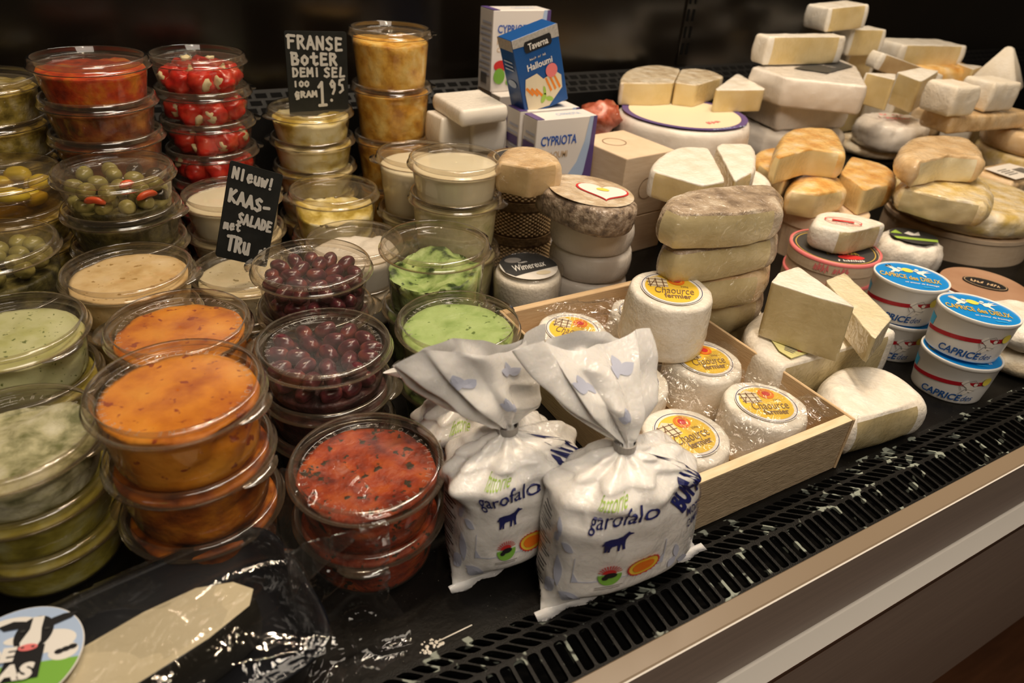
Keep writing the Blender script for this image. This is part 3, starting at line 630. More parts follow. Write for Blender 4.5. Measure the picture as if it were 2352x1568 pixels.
def fill_with(key, level, meshes, name, label, cat, group, layers, z0=None, top=True):
    t, h = tubs[key][level]; b = Vector(t.location); k = 0
    for (zf, rings) in layers:
        for (rr, n, ph) in rings:
            for i in range(n):
                a = ph + 2 * PI * i / max(n, 1) + random.uniform(-.08, .08); r = rr + random.uniform(-.0015, .0008)
                o = bpy.data.objects.new(name, random.choice(meshes)); COL.objects.link(o)
                o.location = b + Vector((r * math.cos(a), r * math.sin(a), h * zf + random.uniform(-.0015, .0015)))
                o.rotation_euler = (random.uniform(1.2, 1.9), random.uniform(-.5, .5), a + random.choice((PI / 2, PI / 2, 0.3)))
                tag(o, label, cat, group)
two = [(0.44, [(0.0385, 13, 0.1), (0.021, 6, 0.5)]), (0.80, [(0.0395, 13, 0.3), (0.023, 7, 0.1), (0.004, 1, 0)])]
fill_with('olive_front', 2, KAL, 'olive', 'dark purple olive in the top tub of the front dark olive stack', 'olive', 'dark olives in the front stack', two)
fill_with('olive_back', 2, KAL, 'olive', 'dark purple olive in the top tub of the back dark olive stack', 'olive', 'dark olives in the back stack', two)
fill_with('mixed_olive', 4, GRN * 2 + BLK, 'olive', 'green or black olive in the top mixed olive tub with red strips', 'olive', 'mixed olives in the top tub', [(0.40, [(0.0385, 12, 0.1), (0.020, 5, 0.5)]), (0.78, [(0.0375, 9, 0.3), (0.018, 4, 0.1)])])
fill_with('green_olive', 2, GRN, 'olive', 'green olive in the top tub at the left edge', 'olive', 'green olives in the left edge tub', [(0.78, [(0.040, 12, 0.1), (0.022, 6, 0.4), (0.003, 1, 0)])])
# red pepper strips among the mixed olives
t, h = tubs['mixed_olive'][4]
for i, (a, rr, ln) in enumerate(((4.2, 0.046, 0.020), (5.25, 0.046, 0.022), (5.0, 0.030, 0.014))):
    pts = [(rr * math.cos(a + s), rr * math.sin(a + s), 0.0035 * math.cos(s * rr / ln * 3)) for s in [(-0.5 + q / 8) * ln / rr for q in range(9)]]
    v, f = tube(pts, 0.0034, 8, [0.4, .8, 1, 1, 1, 1, 1, .8, .4])
    o = mesh('pepper_strip', v, f, M['pepper_strip']); o.location = Vector(t.location) + Vector((0, 0, h * (0.62 if i < 2 else 0.86)))
    tag(o, 'curved red pepper strip among the mixed olives', 'pepper strip', 'pepper strips among the mixed olives')
# yellow peppers in brine
t, h = tubs['yellow_pepper'][4]
for i in range(9):
    a = -1.3 + i * 0.62; bm_r = 0.030 if i % 2 else 0.034
    o = blob('yellow_pepper', 0.0125, M['pepper_yellow'], None, 2, 0.12, 40, (1.35, 0.8, 0.75), (0, 0, 0), i)
    o.location = Vector(t.location) + Vector((bm_r * math.cos(a), bm_r * math.sin(a), h * (0.45 if i % 2 else 0.70))); o.rotation_euler = (0, 0.2, a + 1.2)
    tag(o, 'yellow pepper in the brine tub at the left edge', 'pepper', 'yellow peppers in brine')
# stuffed red peppers: a ring against the wall of each tub and a few on top
pms = [proto_mesh(blob('stuffed_pepper', 0.0148, M['pepper_red'], None, 3, 0.30, 30, (0.95, 1.05, 0.95), (0, 0, 0), q)) for q in range(5)]
cv = []
cbm = bmesh.new(); bmesh.ops.create_icosphere(cbm, subdivisions=2, radius=0.0068)
for v in cbm.verts:
    q_ = 1 + .5 * noise.noise(v.co * 260); v.co = Vector((v.co.x * 0.7 * q_ + 0.0115, v.co.y * 0.85 * q_, v.co.z * 1.15 * q_))
cme = bpy.data.meshes.new('stuffing'); cbm.to_mesh(cme); cbm.free(); cme.materials.append(M['curd']); cme.polygons.foreach_set('use_smooth', [True] * len(cme.polygons))
for lv in range(3, 7):
    t, h = tubs['stuffed'][lv]
    spots = [(0.0332, 2 * PI * i / 8 + lv * 0.5, 0.47) for i in range(8)] + ([(0.015, 2 * PI * i / 3 + .4, 0.66) for i in range(3)] if lv == 6 else [])
    for (r, a, zf) in spots:
        p = bpy.data.objects.new('stuffed_pepper', random.choice(pms)); COL.objects.link(p)
        p.location = Vector(t.location) + Vector((r * math.cos(a), r * math.sin(a), h * zf + random.uniform(-.002, .002))); p.rotation_euler = (random.uniform(-.5, .5), random.uniform(-.7, .7) - (0.9 if zf > .6 else 0), a + random.choice((-2.4, -1.1, -.7, -.2, .5, 1.2, 2.2)))
        tag(p, f'red pepper stuffed with white cheese in the {ORD[7][6 - lv]} pepper tub', 'stuffed pepper', f'stuffed peppers in the {ORD[7][6 - lv]} tub')
        c = bpy.data.objects.new('stuffing', cme); COL.objects.link(c); c.parent = p
# ------------------------------------------------------------------ chalk signs
def quad_map(tl, tr, br, bl):
    """(u, v) in a unit square, v up, onto a plane quad"""
    def fn(u, v):
        a = tl.lerp(tr, u); b = bl.lerp(br, u); return b.lerp(a, v)
    return fn
ST = {   # single-line letter strokes in a unit box
 'F': [[(0.1, 0), (0.15, 1)], [(-.05, .92), (.15, 1), (.9, .95)], [(.13, .55), (.7, .55)]], 'R': [[(.1, 0), (.1, 1)], [(.1, 1), (.6, .95), (.75, .75), (.55, .55), (.1, .5)], [(.4, .5), (.85, 0)]],
 'A': [[(0, 0), (.45, 1), (.9, 0)], [(.2, .35), (.72, .35)]], 'N': [[(.05, 0), (.1, 1), (.8, 0), (.85, 1)]], 'S': [[(.8, .88), (.5, 1), (.15, .82), (.3, .58), (.7, .4), (.75, .15), (.4, 0), (.05, .12)]],
 'E': [[(.8, .95), (.15, 1), (.12, 0), (.85, .03)], [(.13, .52), (.7, .52)]], 'B': [[(.12, 0), (.12, 1)], [(.05, 1), (.6, .95), (.7, .75), (.5, .55), (.12, .52)], [(.5, .55), (.85, .35), (.7, .05), (.1, 0)]],
 'o': [[(.45, .75), (.15, .55), (.1, .25), (.4, 0), (.75, .2), (.8, .5), (.45, .75)]], 't': [[(.4, 1), (.4, .15), (.6, 0), (.85, .1)], [(.05, .68), (.8, .7)]], 'D': [[(.12, 0), (.12, 1), (.6, .9), (.85, .5), (.6, .08), (.08, 0)]],
 'M': [[(.02, 0), (.08, 1), (.45, .35), (.82, 1), (.9, 0)]], 'I': [[(.4, 0), (.4, .72)], [(.4, .95), (.4, .97)]], 'L': [[(.3, 1), (.15, 0), (.85, .05)]], '1': [[(.2, .8), (.5, 1), (.5, 0)], [(.2, 0), (.85, .02)]],
 'i': [[(.4, 1), (.4, 0)]], '0': [[(.45, 1), (.1, .7), (.1, .25), (.45, 0), (.8, .3), (.8, .75), (.45, 1)]], 'G': [[(.8, .85), (.4, 1), (.1, .6), (.2, .15), (.6, .1), (.75, .45), (.45, .45)], [(.75, .45), (.7, -.2), (.3, -.3)]],
 '9': [[(.75, .75), (.4, 1), (.15, .75), (.35, .5), (.75, .7), (.7, .3), (.45, 0)]], '5': [[(.9, 1), (.3, .92), (.22, .6), (.65, .55), (.75, .2), (.3, 0)]], '.': [[(.3, 0), (.32, .02)]],
 'K': [[(.1, 0), (.12, 1)], [(.8, 1), (.12, .45), (.85, 0)]], 'e': [[(.1, .4), (.75, .45), (.6, .75), (.25, .7), (.1, .3), (.35, 0), (.8, .15)]], 'u': [[(.1, .75), (.12, .15), (.45, 0), (.75, .3), (.78, .75), (.8, 0)]],
 'w': [[(.05, .75), (.15, .05), (.45, .6), (.65, .05), (.95, .8)]], '!': [[(.45, 1), (.4, .3)], [(.38, 0), (.4, .02)]], '-': [[(.1, .45), (.8, .5)]], 'm': [[(.05, 0), (.1, .7), (.3, .7), (.4, .1), (.5, .65), (.7, .7), (.85, 0)]],
 'T': [[(.0, .95), (.95, 1)], [(.5, 1), (.45, 0)]], 'r': [[(.15, .75), (.15, 0)], [(.15, .5), (.5, .75), (.75, .65)]], 'l': [[(.3, 1), (.2, .05), (.6, 0)]], 'a': [[(0, 0), (.4, .95), (.8, 0)], [(.2, .35), (.65, .35)]], 'd': [[(.12, 0), (.12, .95), (.75, .6), (.6, .05), (.1, 0)]]}
def sign(name, corners, y, lines, label, cat='price sign', lean=0.0):
    P = [aty(px, py, y + lean * k) for (px, py), k in zip(corners, (1, 1, 0, 0))]
    c = (P[2] + P[3]) / 2; L = [p - c for p in P]
    t = thing(name, label, cat, c)
    n = (L[1] - L[0]).cross(L[3] - L[0]).normalized()
    if n.y > 0: n = -n
    fn0 = quad_map(*L); k = 6; vs = []; fs = []
    # board with slightly rounded corners and 2.5 mm of thickness
    out = []
    for (cx, cy, s) in ((.96, .97, 0), (.04, .97, 1), (.04, .03, 2), (.96, .03, 3)):
        for q in range(5):
            a = s * PI / 2 + q * PI / 8; out.append((cx + .04 * math.cos(a), cy + .03 * math.sin(a)))
    m = len(out)
    for (u, v) in out: vs.append(fn0(u, v))
    for (u, v) in out: vs.append(fn0(u, v) - n * 0.0025)
    fs = [tuple(range(m)), tuple(range(2 * m - 1, m - 1, -1))] + [(i, (i + 1) % m, m + (i + 1) % m, m + i) for i in range(m)]
    fixn(mesh('board', vs, fs, M['slate'], t, smooth=False))
    W, H = (L[1] - L[0]).length, (L[0] - L[3]).length
    pl = []
    for (s, x0, y0, w, h, sw, rot) in lines:          # x0, y0: lower left in the unit square; w: letter pitch; h: letter height
        for i, ch in enumerate(s):
            for st in ST.get(ch, []):
                pts = []
                for (a, b) in st:
                    X = x0 * W + (i * w * W) + a * w * 0.82 * W; Y = y0 * H + b * h * H + i * w * W * math.tan(rot)
                    pts.append((X, Y))
                pl += stroke_quads(pts, sw)
    polys('chalk_lettering', pl, M['chalk'], lambda x, y: fn0(x / W, y / H) + n * 0.0006, t, 0, n)
    return t
sign('chalk_sign', [(652, 71), (796, 73), (801, 263), (667, 268)], 0.955,
     [('FRANSE', .04, .815, .152, .14, .0033, -.05), ('BotER', .08, .625, .155, .13, .0036, -.02), ('DEMI', .085, .485, .118, .095, .0028, 0), ('SEL', .60, .475, .125, .105, .0029, 0),
      ('i00', .09, .365, .09, .06, .0024, .0), ('GRAM', .10, .235, .095, .065, .0026, .03), ('1', .46, .13, .22, .28, .0038, 0), ('.', .68, .19, .1, .02, .004, 0), ('95', .68, .27, .14, .16, .0031, .12)],
     'black chalk sign reading Franse Boter demi sel 100 gram 1.95, in butter tub')
sign('chalk_sign', [(530, 368), (651, 402), (612, 614), (495, 588)], 0.690,
     [('Nieuw!', .07, .84, .135, .105, .0026, -.05), ('KAAS-', .07, .60, .165, .12, .0032, -.10), ('SALADE', .30, .405, .112, .10, .0026, -.06), ('met', .06, .31, .11, .085, .0022, .06), ('TRu', .17, .10, .155, .15, .0032, -.03), ('ffel', .64, .08, .08, .12, .0028, -.03)],
     'black chalk sign reading Nieuw! Kaas-salade met Truffel, leaning in truffle tub', lean=0.012)
# ------------------------------------------------------------------ cheeses: an outline with rind ('r') and cut ('c') edges, given a thickness
def _resample(pts, closed_flags, step=0.004):
    """pts: [(x, y)], flag of the edge that starts at each point -> dense closed loop [(x, y, isrind)]"""
    n = len(pts); P = [Vector((p[0], p[1])) for p in pts]; F = list(closed_flags)
    for _ in range(2):                                # cut the corners between two rind edges
        Q, G = [], []
        for i in range(len(P)):
            a, b, pr = P[i], P[(i + 1) % len(P)], P[i - 1]
            fi, fp = F[i], F[i - 1]
            if fi == 'r' and fp == 'r':
                Q += [a.lerp(pr, 0.25), a.lerp(b, 0.25)]; G += ['r', 'r']
            elif fi in 's' or fp in 's':
                q = 0.035; Q += [a.lerp(pr, q), a.lerp(b, q)]; G += ['s' if fp == 's' or fi == 's' else 'r', fi]
            else:
                q = 0.06; Q += [a.lerp(pr, q), a.lerp(b, q)]; G += [('r' if fp != 'c' or fi != 'c' else 'c'), fi]
        P, G2 = Q, G; F = G2
    out = []
    for i in range(len(P)):
        a, b = P[i], P[(i + 1) % len(P)]; l = (b - a).length; k = max(1, int(l / step))
        for j in range(k):
            p = a.lerp(b, j / k); out.append((p.x, p.y, 0.0 if F[i] == 'c' else 1.0))
    return out
def slab(pts, flags, t, rind, cut, seed=0, rr=0.006, bulge=0.003, amp=0.0008, freq=70, sag=0.0, top=None, step=0.004, cutbulge=0.0, dome=0.0):
    """-> list of (part name, verts, faces, material); local frame: base z = 0, centred on the outline"""
    a = 0.0
    for i in range(len(pts)):
        x0, y0 = pts[i][:2]; x1, y1 = pts[(i + 1) % len(pts)][:2]; a += x0 * y1 - x1 * y0
    if a < 0:
        pts = pts[::-1]; flags = flags[::-1]; flags = flags[1:] + flags[:1]
    loop = _resample(pts, flags, step); n = len(loop)
    cx = sum(p[0] for p in loop) / n; cy = sum(p[1] for p in loop) / n
    nor = []
    for i in range(n):
        p, q = loop[i - 1], loop[(i + 1) % n]; d = Vector((q[1] - p[1], -(q[0] - p[0]))); nor.append(d.normalized() if d.length > 0 else Vector((1, 0)))
    rs = [sum(loop[(i + k) % n][2] for k in range(-5, 6)) / 11 for i in range(n)]
    r = min(rr, t * 0.45); S = []
    for k in range(5):
        an = PI / 2 * k / 4; S.append((r * (1 - math.sin(an)), r * (1 - math.cos(an))))
    m_ = max(3, int((t - 2 * r) / 0.006))
    for k in range(1, m_): S.append((0.0, r + (t - 2 * r) * k / m_))
    for k in range(5):
        an = PI / 2 * k / 4; S.append((r * (1 - math.cos(an)), t - r + r * math.sin(an)))
    off = Vector((seed * 5.3 + 1, seed * 2.9, seed * 7.7))
    V = []; rows = len(S)
    def soft(D, k):
        for _ in range(k): D = [D[j - 1] * .25 + D[j] * .5 + D[(j + 1) % n] * .25 for j in range(n)]
        return D
    for (ins, z) in S:
        b = math.sin(PI * z / t)
        D = [nor[i] * (-ins * (0.12 + 0.88 * rs[i]) + (bulge * rs[i] + cutbulge * (1 - rs[i])) * b) for i in range(n)]
        if ins > .001: D = soft(D, 12)
        for i in range(n):
            s = rs[i]
            x = loop[i][0] + D[i].x - cx; y = loop[i][1] + D[i].y - cy
            w = noise.noise(Vector((x, y, z)) * freq + off) * amp * (0.5 + 0.5 * s)
            V.append(Vector((x + nor[i].x * w, y + nor[i].y * w, z)))
    base = rows - 1; caps = [0.93, 0.82, 0.66, 0.48, 0.28, 0.12]
    for ck_, c in enumerate(caps):
        Q = soft([Vector((V[base * n + i].x, V[base * n + i].y)) for i in range(n)], 6 * (ck_ + 1))
        for i in range(n): V.append(Vector((Q[i].x * c, Q[i].y * c, t + dome * (1 - c * c))))
    ci = len(V); V.append(Vector((0, 0, t + dome)))
    for j in range(rows * n - n, len(V)):
        p = V[j]; p.z += noise.noise(Vector((p.x, p.y, 0)) * freq * 0.9 + off) * amp * 0.8 - sag * (p.x * p.x + p.y * p.y) / 0.01
    fr, fc = [], []
    for k in range(rows - 1):
        for i in range(n):
            i2 = (i + 1) % n; f = (k * n + i, k * n + i2, (k + 1) * n + i2, (k + 1) * n + i)
            (fc if (rs[i] + rs[i2]) / 2 < 0.5 and 1 <= k < rows - 3 else fr).append(f)
    tr = base
    for c in range(len(caps)):
        for i in range(n):
            i2 = (i + 1) % n; fr.append(((tr + c) * n + i, (tr + c) * n + i2, (tr + c + 1) * n + i2, (tr + c + 1) * n + i))
    for i in range(n): fr.append(((tr + len(caps)) * n + i, (tr + len(caps)) * n + (i + 1) % n, ci))
    fr.append(tuple(range(n - 1, -1, -1)))
    def sub(fs):
        used = sorted({i for f in fs for i in f}); mp = {u: k for k, u in enumerate(used)}
        return [V[u] for u in used], [tuple(mp[i] for i in f) for f in fs]
    res = [('rind', *sub(fr), rind)]
    if fc: res.append(('cut_face', *sub(fc), cut))
    return res, (cx, cy)
def cheese(name, label, cat, top_px, z_top, t, rind, cut=None, group=None, y=None, tilt=None, seed=0, **k):
    """top_px: [(px, py, flag)] outline of the top face as seen, lying on the plane z_top (or on the height where its centre meets the plane y)"""
    if y is not None:
        mx = sum(p[0] for p in top_px) / len(top_px); my = sum(p[1] for p in top_px) / len(top_px); z_top = aty(mx, my, y).z
    P = [at(p[0], p[1], z_top) for p in top_px]; fl = [p[2] if len(p) > 2 else 'r' for p in top_px]
    return cheese_w(name, label, cat, [(p.x, p.y) for p in P], fl, z_top - t, t, rind, cut, group, tilt, seed, **k)
def cheese_w(name, label, cat, pts, fl, z0, t, rind, cut=None, group=None, tilt=None, seed=0, rz=0.0, at_=None, **k):
    res, (cx, cy) = slab(pts, fl, t, M[rind], M[cut or 'paste'], seed, **k)
    loc = at_ if at_ is not None else (cx, cy, z0)
    o = thing(name, label, cat, loc, rz, group, tilt)
    for (nm, v, f, m) in res: mesh(nm, v, f, m, o)
    o['t_'] = t
    return o
def disc(name, label, cat, c, R, t, rind, group=None, tilt=None, seed=0, **k):
    pts = [(R * math.cos(2 * PI * i / 20), R * math.sin(2 * PI * i / 20)) for i in range(20)]
    return cheese_w(name, label, cat, pts, ['r'] * 20, 0, t, rind, None, group, tilt, seed, at_=c, **k)
def brick(name, label, cat, px, py, y, w, h, d, rz, rind, cut, flags='csss', group=None, tilt=None, seed=0, **k):
    """block whose front face is seen centred at (px, py) on the plane y: w wide, h high, d deep; flags: front, right, back, left"""
    c = aty(px, py, y); ca, sa = math.cos(rz), math.sin(rz)
    pts = [(-w / 2, -d / 2), (w / 2, -d / 2), (w / 2, d / 2), (-w / 2, d / 2)]
    return cheese_w(name, label, cat, pts, list(flags), 0, h, rind, cut, group, tilt, seed, rz=rz, at_=(c.x - sa * d / 2, c.y + ca * d / 2, c.z - h / 2), **k)
def topmap(o, z=None, cx=0, cy=0, rot=0, e=0.0008):
    """flat map onto the top of a thing, in its own frame"""
    t = o['t_'] if z is None else z; ca, sa = math.cos(rot), math.sin(rot)
    return lambda x, y: Vector((cx + x * ca - y * sa, cy + x * sa + y * ca, t + e))
RR = math.radians
UPZ = Vector((0, 0, 1))
# ---- front right: the brie half, the two wedges on a big half wheel
cheese('brie_half', 'thick half of white brie in clear wrap, lying alone beside the crate', 'cheese',
       [(1894, 880), (1908, 852), (1945, 834), (2012, 832), (2079, 862), (2125, 902), (2131, 922, 'c'), (2018, 950, 'c'), (1966, 968), (1920, 933), (1897, 897)], 0.046, 0.045, 'white_rind', 'paste_grey', seed=1, rr=0.012, bulge=0.005, amp=0.0011, freq=55, cutbulge=0.004)
bh = cheese('brie_half_round', 'large half wheel of white brie under the two pale wedges', 'cheese',
       [(1712, 752), (1722, 728), (1760, 700), (1850, 690), (1990, 716), (2068, 760, 'c'), (1905, 812, 'c'), (1795, 845), (1735, 800)], 0.066, 0.065, 'white_rind', 'paste_grey', seed=2, rr=0.012, bulge=0.002, amp=0.0009)
w1 = cheese('cheese_wedge', 'tall pale wedge with a white rind top, lying on the half wheel beside crate', 'cheese',
       [(1773, 654, 'c'), (1793, 624), (1838, 605, 'c'), (1968, 722, 'c'), (1880, 694, 'c')], 0.128, 0.060, 'white_rind', 'paste_grey', seed=3, rr=0.003, amp=0.0006, tilt=(RR(-4), RR(3)))
w2 = cheese('cheese_wedge', 'flat crumbly ivory wedge leaning against the taller white-topped wedge', 'cheese',
       [(1897, 640, 'c'), (1944, 618, 'c'), (2049, 735, 'c'), (2004, 792, 'c')], 0.098, 0.028, 'paste_pale', 'paste_grey', seed=4, rr=0.004, amp=0.0012, tilt=(RR(-2), RR(3)))
# price card under the wedge
cv_ = [at(px, py, 0.0685) for (px, py) in ((1765, 770), (1882, 802), (1818, 822), (1790, 805))]
cc = sum(cv_, Vector()) / 4
cdt = thing('paper_card', 'small yellow printed card tucked under the tall pale wedge', 'card', cc)
cl = [p - cc for p in cv_]; fixn(mesh('card', cl + [p - Vector((0, 0, .0006)) for p in cl], [(0, 1, 2, 3), (7, 6, 5, 4), (0, 3, 7, 4), (3, 2, 6, 7), (2, 1, 5, 6), (1, 0, 4, 5)], M['ink_card'], cdt, smooth=False))
fq = quad_map(cl[0], cl[1], cl[2], cl[3])
polys('print', [[(.35 + .0, .25 + k * .1), (.75, .25 + k * .1), (.75, .29 + k * .1), (.35, .29 + k * .1)] for k in range(5)], M['ink_grey'], lambda x, y: fq(x, y) + UPZ * 0.0006, cdt)
polys('red_stamp', [ell(.80, .62, .09, .16)], M['ink_pink'], lambda x, y: fq(x, y) + UPZ * 0.0007, cdt)
# ---- the tower of grey half moons behind the crate
tiers = [([(1522, 478), (1534, 449), (1570, 437), (1650, 421), (1762, 414), (1797, 430), (1798, 470, 'c'), (1690, 486, 'c'), (1560, 492, 'c')], 0.196, 'grey_rind'),
         ([(1524, 560), (1540, 530), (1600, 520), (1700, 510), (1780, 505), (1790, 545, 'c'), (1690, 562, 'c'), (1560, 578, 'c')], 0.156, 'grey_rind'),
         ([(1534, 612), (1536, 580), (1600, 560), (1740, 560), (1772, 585), (1760, 625, 'c'), (1640, 640, 'c'), (1550, 640)], 0.116, 'brown_rind'),
         ([(1600, 690), (1610, 650), (1680, 630), (1755, 640), (1750, 680, 'c'), (1690, 700, 'c')], 0.076, 'grey_rind'),
         ([(1600, 742), (1610, 700), (1680, 690), (1752, 700), (1745, 730, 'c'), (1690, 745, 'c')], 0.0395, 'aged_rind')]
NAMES5 = ['topmost', 'second', 'third', 'fourth', 'lowest']
for i, (o_, zt, mt) in enumerate(tiers):
    cheese('cheese_half', f'{NAMES5[i]} mould-grey half cheese in the tower behind the crate', 'cheese', o_, zt, 0.0385, mt, 'paste_grey', 'grey half cheeses in a tower', seed=10 + i, rr=0.010, bulge=0.004, amp=0.0024, freq=50, cutbulge=0.004, tilt=(RR((2, -1, 1, 0, 0)[i]), RR((1.5, -1, 1, -1, 0)[i])))
# ---- tomme with a heart label on wrapped white rounds
c0 = aty(1350, 600, 0.655); zc = 0.0
for i in range(3):
    disc('wrapped_round', f'{["bottom", "middle", "top"][i]} cream wrapped round cheese in the pile under the tomme', 'cheese', (c0.x + (.004, .006, .003)[i], c0.y + .004, 0.0 + i * 0.0375), 0.0510, 0.037, 'wrap_paper', 'wrapped rounds under the tomme', seed=20 + i, rr=0.006, bulge=0.003, amp=0.0016, freq=45)
tm = cheese('tomme', 'round tomme with dark mouldy side and red-edged heart label', 'cheese',
       [(1231, 425), (1262, 403), (1310, 399), (1370, 404), (1430, 424), (1464, 455), (1455, 476), (1405, 489), (1340, 482), (1275, 458), (1238, 440)], 0.152, 0.034, 'dark_mould', None, seed=24, rr=0.007, bulge=0.002, amp=0.0016, freq=60, tilt=(RR(2), RR(5)))
tm.location.z += 0.001
f = topmap(tm)
rp = [p for p in tm.children if p.name.startswith('rind')][0]
outl = ell(0, 0, 0.053, 0.052, 40)
polys('pale_top_rind', [outl], M['tomme_top'], topmap(tm, e=0.0012, rot=0.3), tm, 3)
heart = lambda s: [(s * 1.15 * math.sin(a) ** 3 * 0.95, s * (0.8125 * math.cos(a) - 0.3125 * math.cos(2 * a) - 0.125 * math.cos(3 * a) - 0.0625 * math.cos(4 * a))) for a in [2 * PI * k / 36 for k in range(36)]]
hm = topmap(tm, cx=0.012, cy=-0.008, rot=-0.5, e=0.0022)
polys('label_edge', [heart(0.030)], M['ink_red'], hm, tm, 2)
hm2 = topmap(tm, cx=0.012, cy=-0.008, rot=-0.5, e=0.0027)
polys('heart_label', [heart(0.0275)], M['paper_white'], hm2, tm, 2)
polys('label_emblem', [ell(0, 0.004, 0.008, 0.005)], M['ink_lemon'], topmap(tm, cx=0.012, cy=-0.008, rot=-0.5, e=0.0032), tm)
# ---- round woven boxes with a brown half cheese on top
cb = aty(1196, 440, 0.79); RBX = 0.047
M['weave'] = food('woven_bark', [(0.34, 0.22, 0.10), (0.52, 0.37, 0.19)], scale=110, rough=0.6, bump=0.6)
M['weave_dark'] = food('woven_bark_gaps', [(0.10, 0.06, 0.025), (0.20, 0.12, 0.05)], scale=110, rough=0.6, bump=0.6)
for i, (z0, h_) in enumerate(((0.0, 0.050), (0.0505, 0.050), (0.101, 0.046))):
    b = thing('round_cheese_box', ['lowest', 'middle', 'top'][i] + ' round woven-bark cheese box beside the cream cup', 'cheese box', (cb.x, cb.y, z0), 0, 'woven bark boxes')
    v, fc_ = lathe([(0.001, 0), (RBX - 0.001, 0), (RBX, 0.002), (RBX, h_ - 0.012), (RBX + 0.0015, h_ - 0.0115), (RBX + 0.0015, h_), (RBX - 0.001, h_), (0.001, h_)], 48)
    mesh('body', v, fc_, M['weave_dark'], b, smooth=False)
    wv, wf, wm_ = [], [], []
    na, nr = 72, int((h_ - .014) / .0026)
    for r_ in range(nr):
        for q in range(na):
            if (q + r_) % 2: continue
            a0_, a1_ = 2 * PI * q / na, 2 * PI * (q + 1) / na; z0_, z1_ = .002 + r_ * .0026, .002 + (r_ + 1) * .0026; b_ = len(wv); am_ = (a0_ + a1_) / 2
            for (a_, z_, R2) in ((a0_, z0_, RBX), (a1_, z0_, RBX), (a1_, z1_, RBX), (a0_, z1_, RBX), (am_, (z0_ + z1_) / 2, RBX + .0018)): wv.append((R2 * math.cos(a_), R2 * math.sin(a_), z_))
            wf += [(b_, b_ + 1, b_ + 4), (b_ + 1, b_ + 2, b_ + 4), (b_ + 2, b_ + 3, b_ + 4), (b_ + 3, b_, b_ + 4)]
    mesh('woven_wall', wv, wf, M['weave'], b, smooth=False)
    mp = lambda x, y, h_=h_: Vector((x, y, h_ + 0.0008))
    polys('black_label', [ell(0, 0, 0.038, 0.038, 40)], M['ink_charcoal'], mp, b)
    if i == 2: polys('label_ring', ring2(0, 0, 0.0405, 0.0405, 0.0015), M['ink_cream'], mp, b); scribble('lettering', 0.030, 0.006, 0, -0.026, M['ink_white'], lambda x, y, h_=h_: Vector((x, y, h_ + 0.0012)), b, 0, 8, 31)
zt = 0.148
cheese('cheese_half', 'tan half-moon cheese lying on the round woven-bark box', 'cheese',
       [(1142, 372), (1147, 352), (1165, 337), (1202, 331), (1250, 339), (1280, 355), (1291, 372, 'c'), (1220, 386, 'c')], 0.186, 0.036, 'brown_rind', 'paste_brown', seed=26, rr=0.008, bulge=0.003, amp=0.001)
# ---- middle: cut coulommiers on a white disc on a round wooden box
cc_ = aty(1640, 470, 0.690)
rb_ = thing('round_wooden_box', 'round pale wooden cheese box under the white cheese disc', 'cheese box', (cc_.x + 0.02, cc_.y, 0.06 - 0.06))
v, fc_ = lathe([(0.001, 0), (0.068, 0), (0.068, 0.045), (0.070, 0.045), (0.070, 0.086), (0.068, 0.087), (0.001, 0.087)], 64); mesh('box_wall', v, fc_, M['wood_pale'], rb_, smooth=False)
disc('white_disc', 'white bloomy cheese disc under two cut halves', 'cheese', (cc_.x, cc_.y, 0.0875), 0.070, 0.040, 'white_rind', seed=30, rr=0.01, bulge=0.004, amp=0.0012)
cheese('cheese_piece', 'larger cut piece of white coulommiers, left of the gap, on white disc', 'cheese',
       [(1492, 390), (1508, 361), (1545, 340), (1577, 334), (1628, 339, 'c'), (1667, 416, 'c'), (1612, 426, 'c')], 0.163, 0.0345, 'white_rind', 'paste', seed=31, rr=0.006, bulge=0.002, amp=0.0010)
cheese('cheese_piece', 'smaller cut piece of white coulommiers, right of the gap, on white disc', 'cheese',
       [(1645, 337, 'c'), (1655, 329), (1722, 327), (1738, 345), (1735, 390, 'c'), (1688, 417, 'c')], 0.163, 0.0345, 'white_rind', 'paste', seed=32, rr=0.006, bulge=0.002, amp=0.0010)
# ---- wooden half box with finger holes
wq = [(1371, 303), (1444, 301), (1524, 349), (1404, 371)]
WP = [at(px, py, 0.150) for px, py in wq]
ctr = sum(WP, Vector()) / 4; ex = (WP[2] - WP[3]); ang = math.atan2(ex.y, ex.x)
wx = (WP[2] - WP[3]).length; wy = ((WP[0] - WP[3]).length + (WP[1] - WP[2]).length) / 2
wl_ = thing('wooden_cheese_box', 'square pale wooden box underneath the one with finger holes', 'cheese box', (ctr.x, ctr.y, 0.0), ang)
rbox('carcass', wx * 0.96, wy * 0.9, 0.0595, M['wood_pale'], wl_, 0.0015)
wb = thing('wooden_cheese_box', 'square pale wooden box with round finger holes, behind cut white cheese', 'cheese box', (ctr.x, ctr.y, 0.06), ang)
rbox('carcass', wx * 0.96, wy * 0.9, 0.090, M['wood_pale'], wb, 0.0015)
polys('finger_hole', ring2(-0.01, 0.012, 0.018, 0.018, 0.0012), M['ink_brown'], lambda x, y: Vector((x, y, 0.0906)), wb)
polys('finger_hole', ring2(0.0, 0.040, 0.016, 0.016, 0.0012), M['ink_brown'], lambda x, y: Vector((x, -wy * 0.45 - 0.0006, y)), wb)
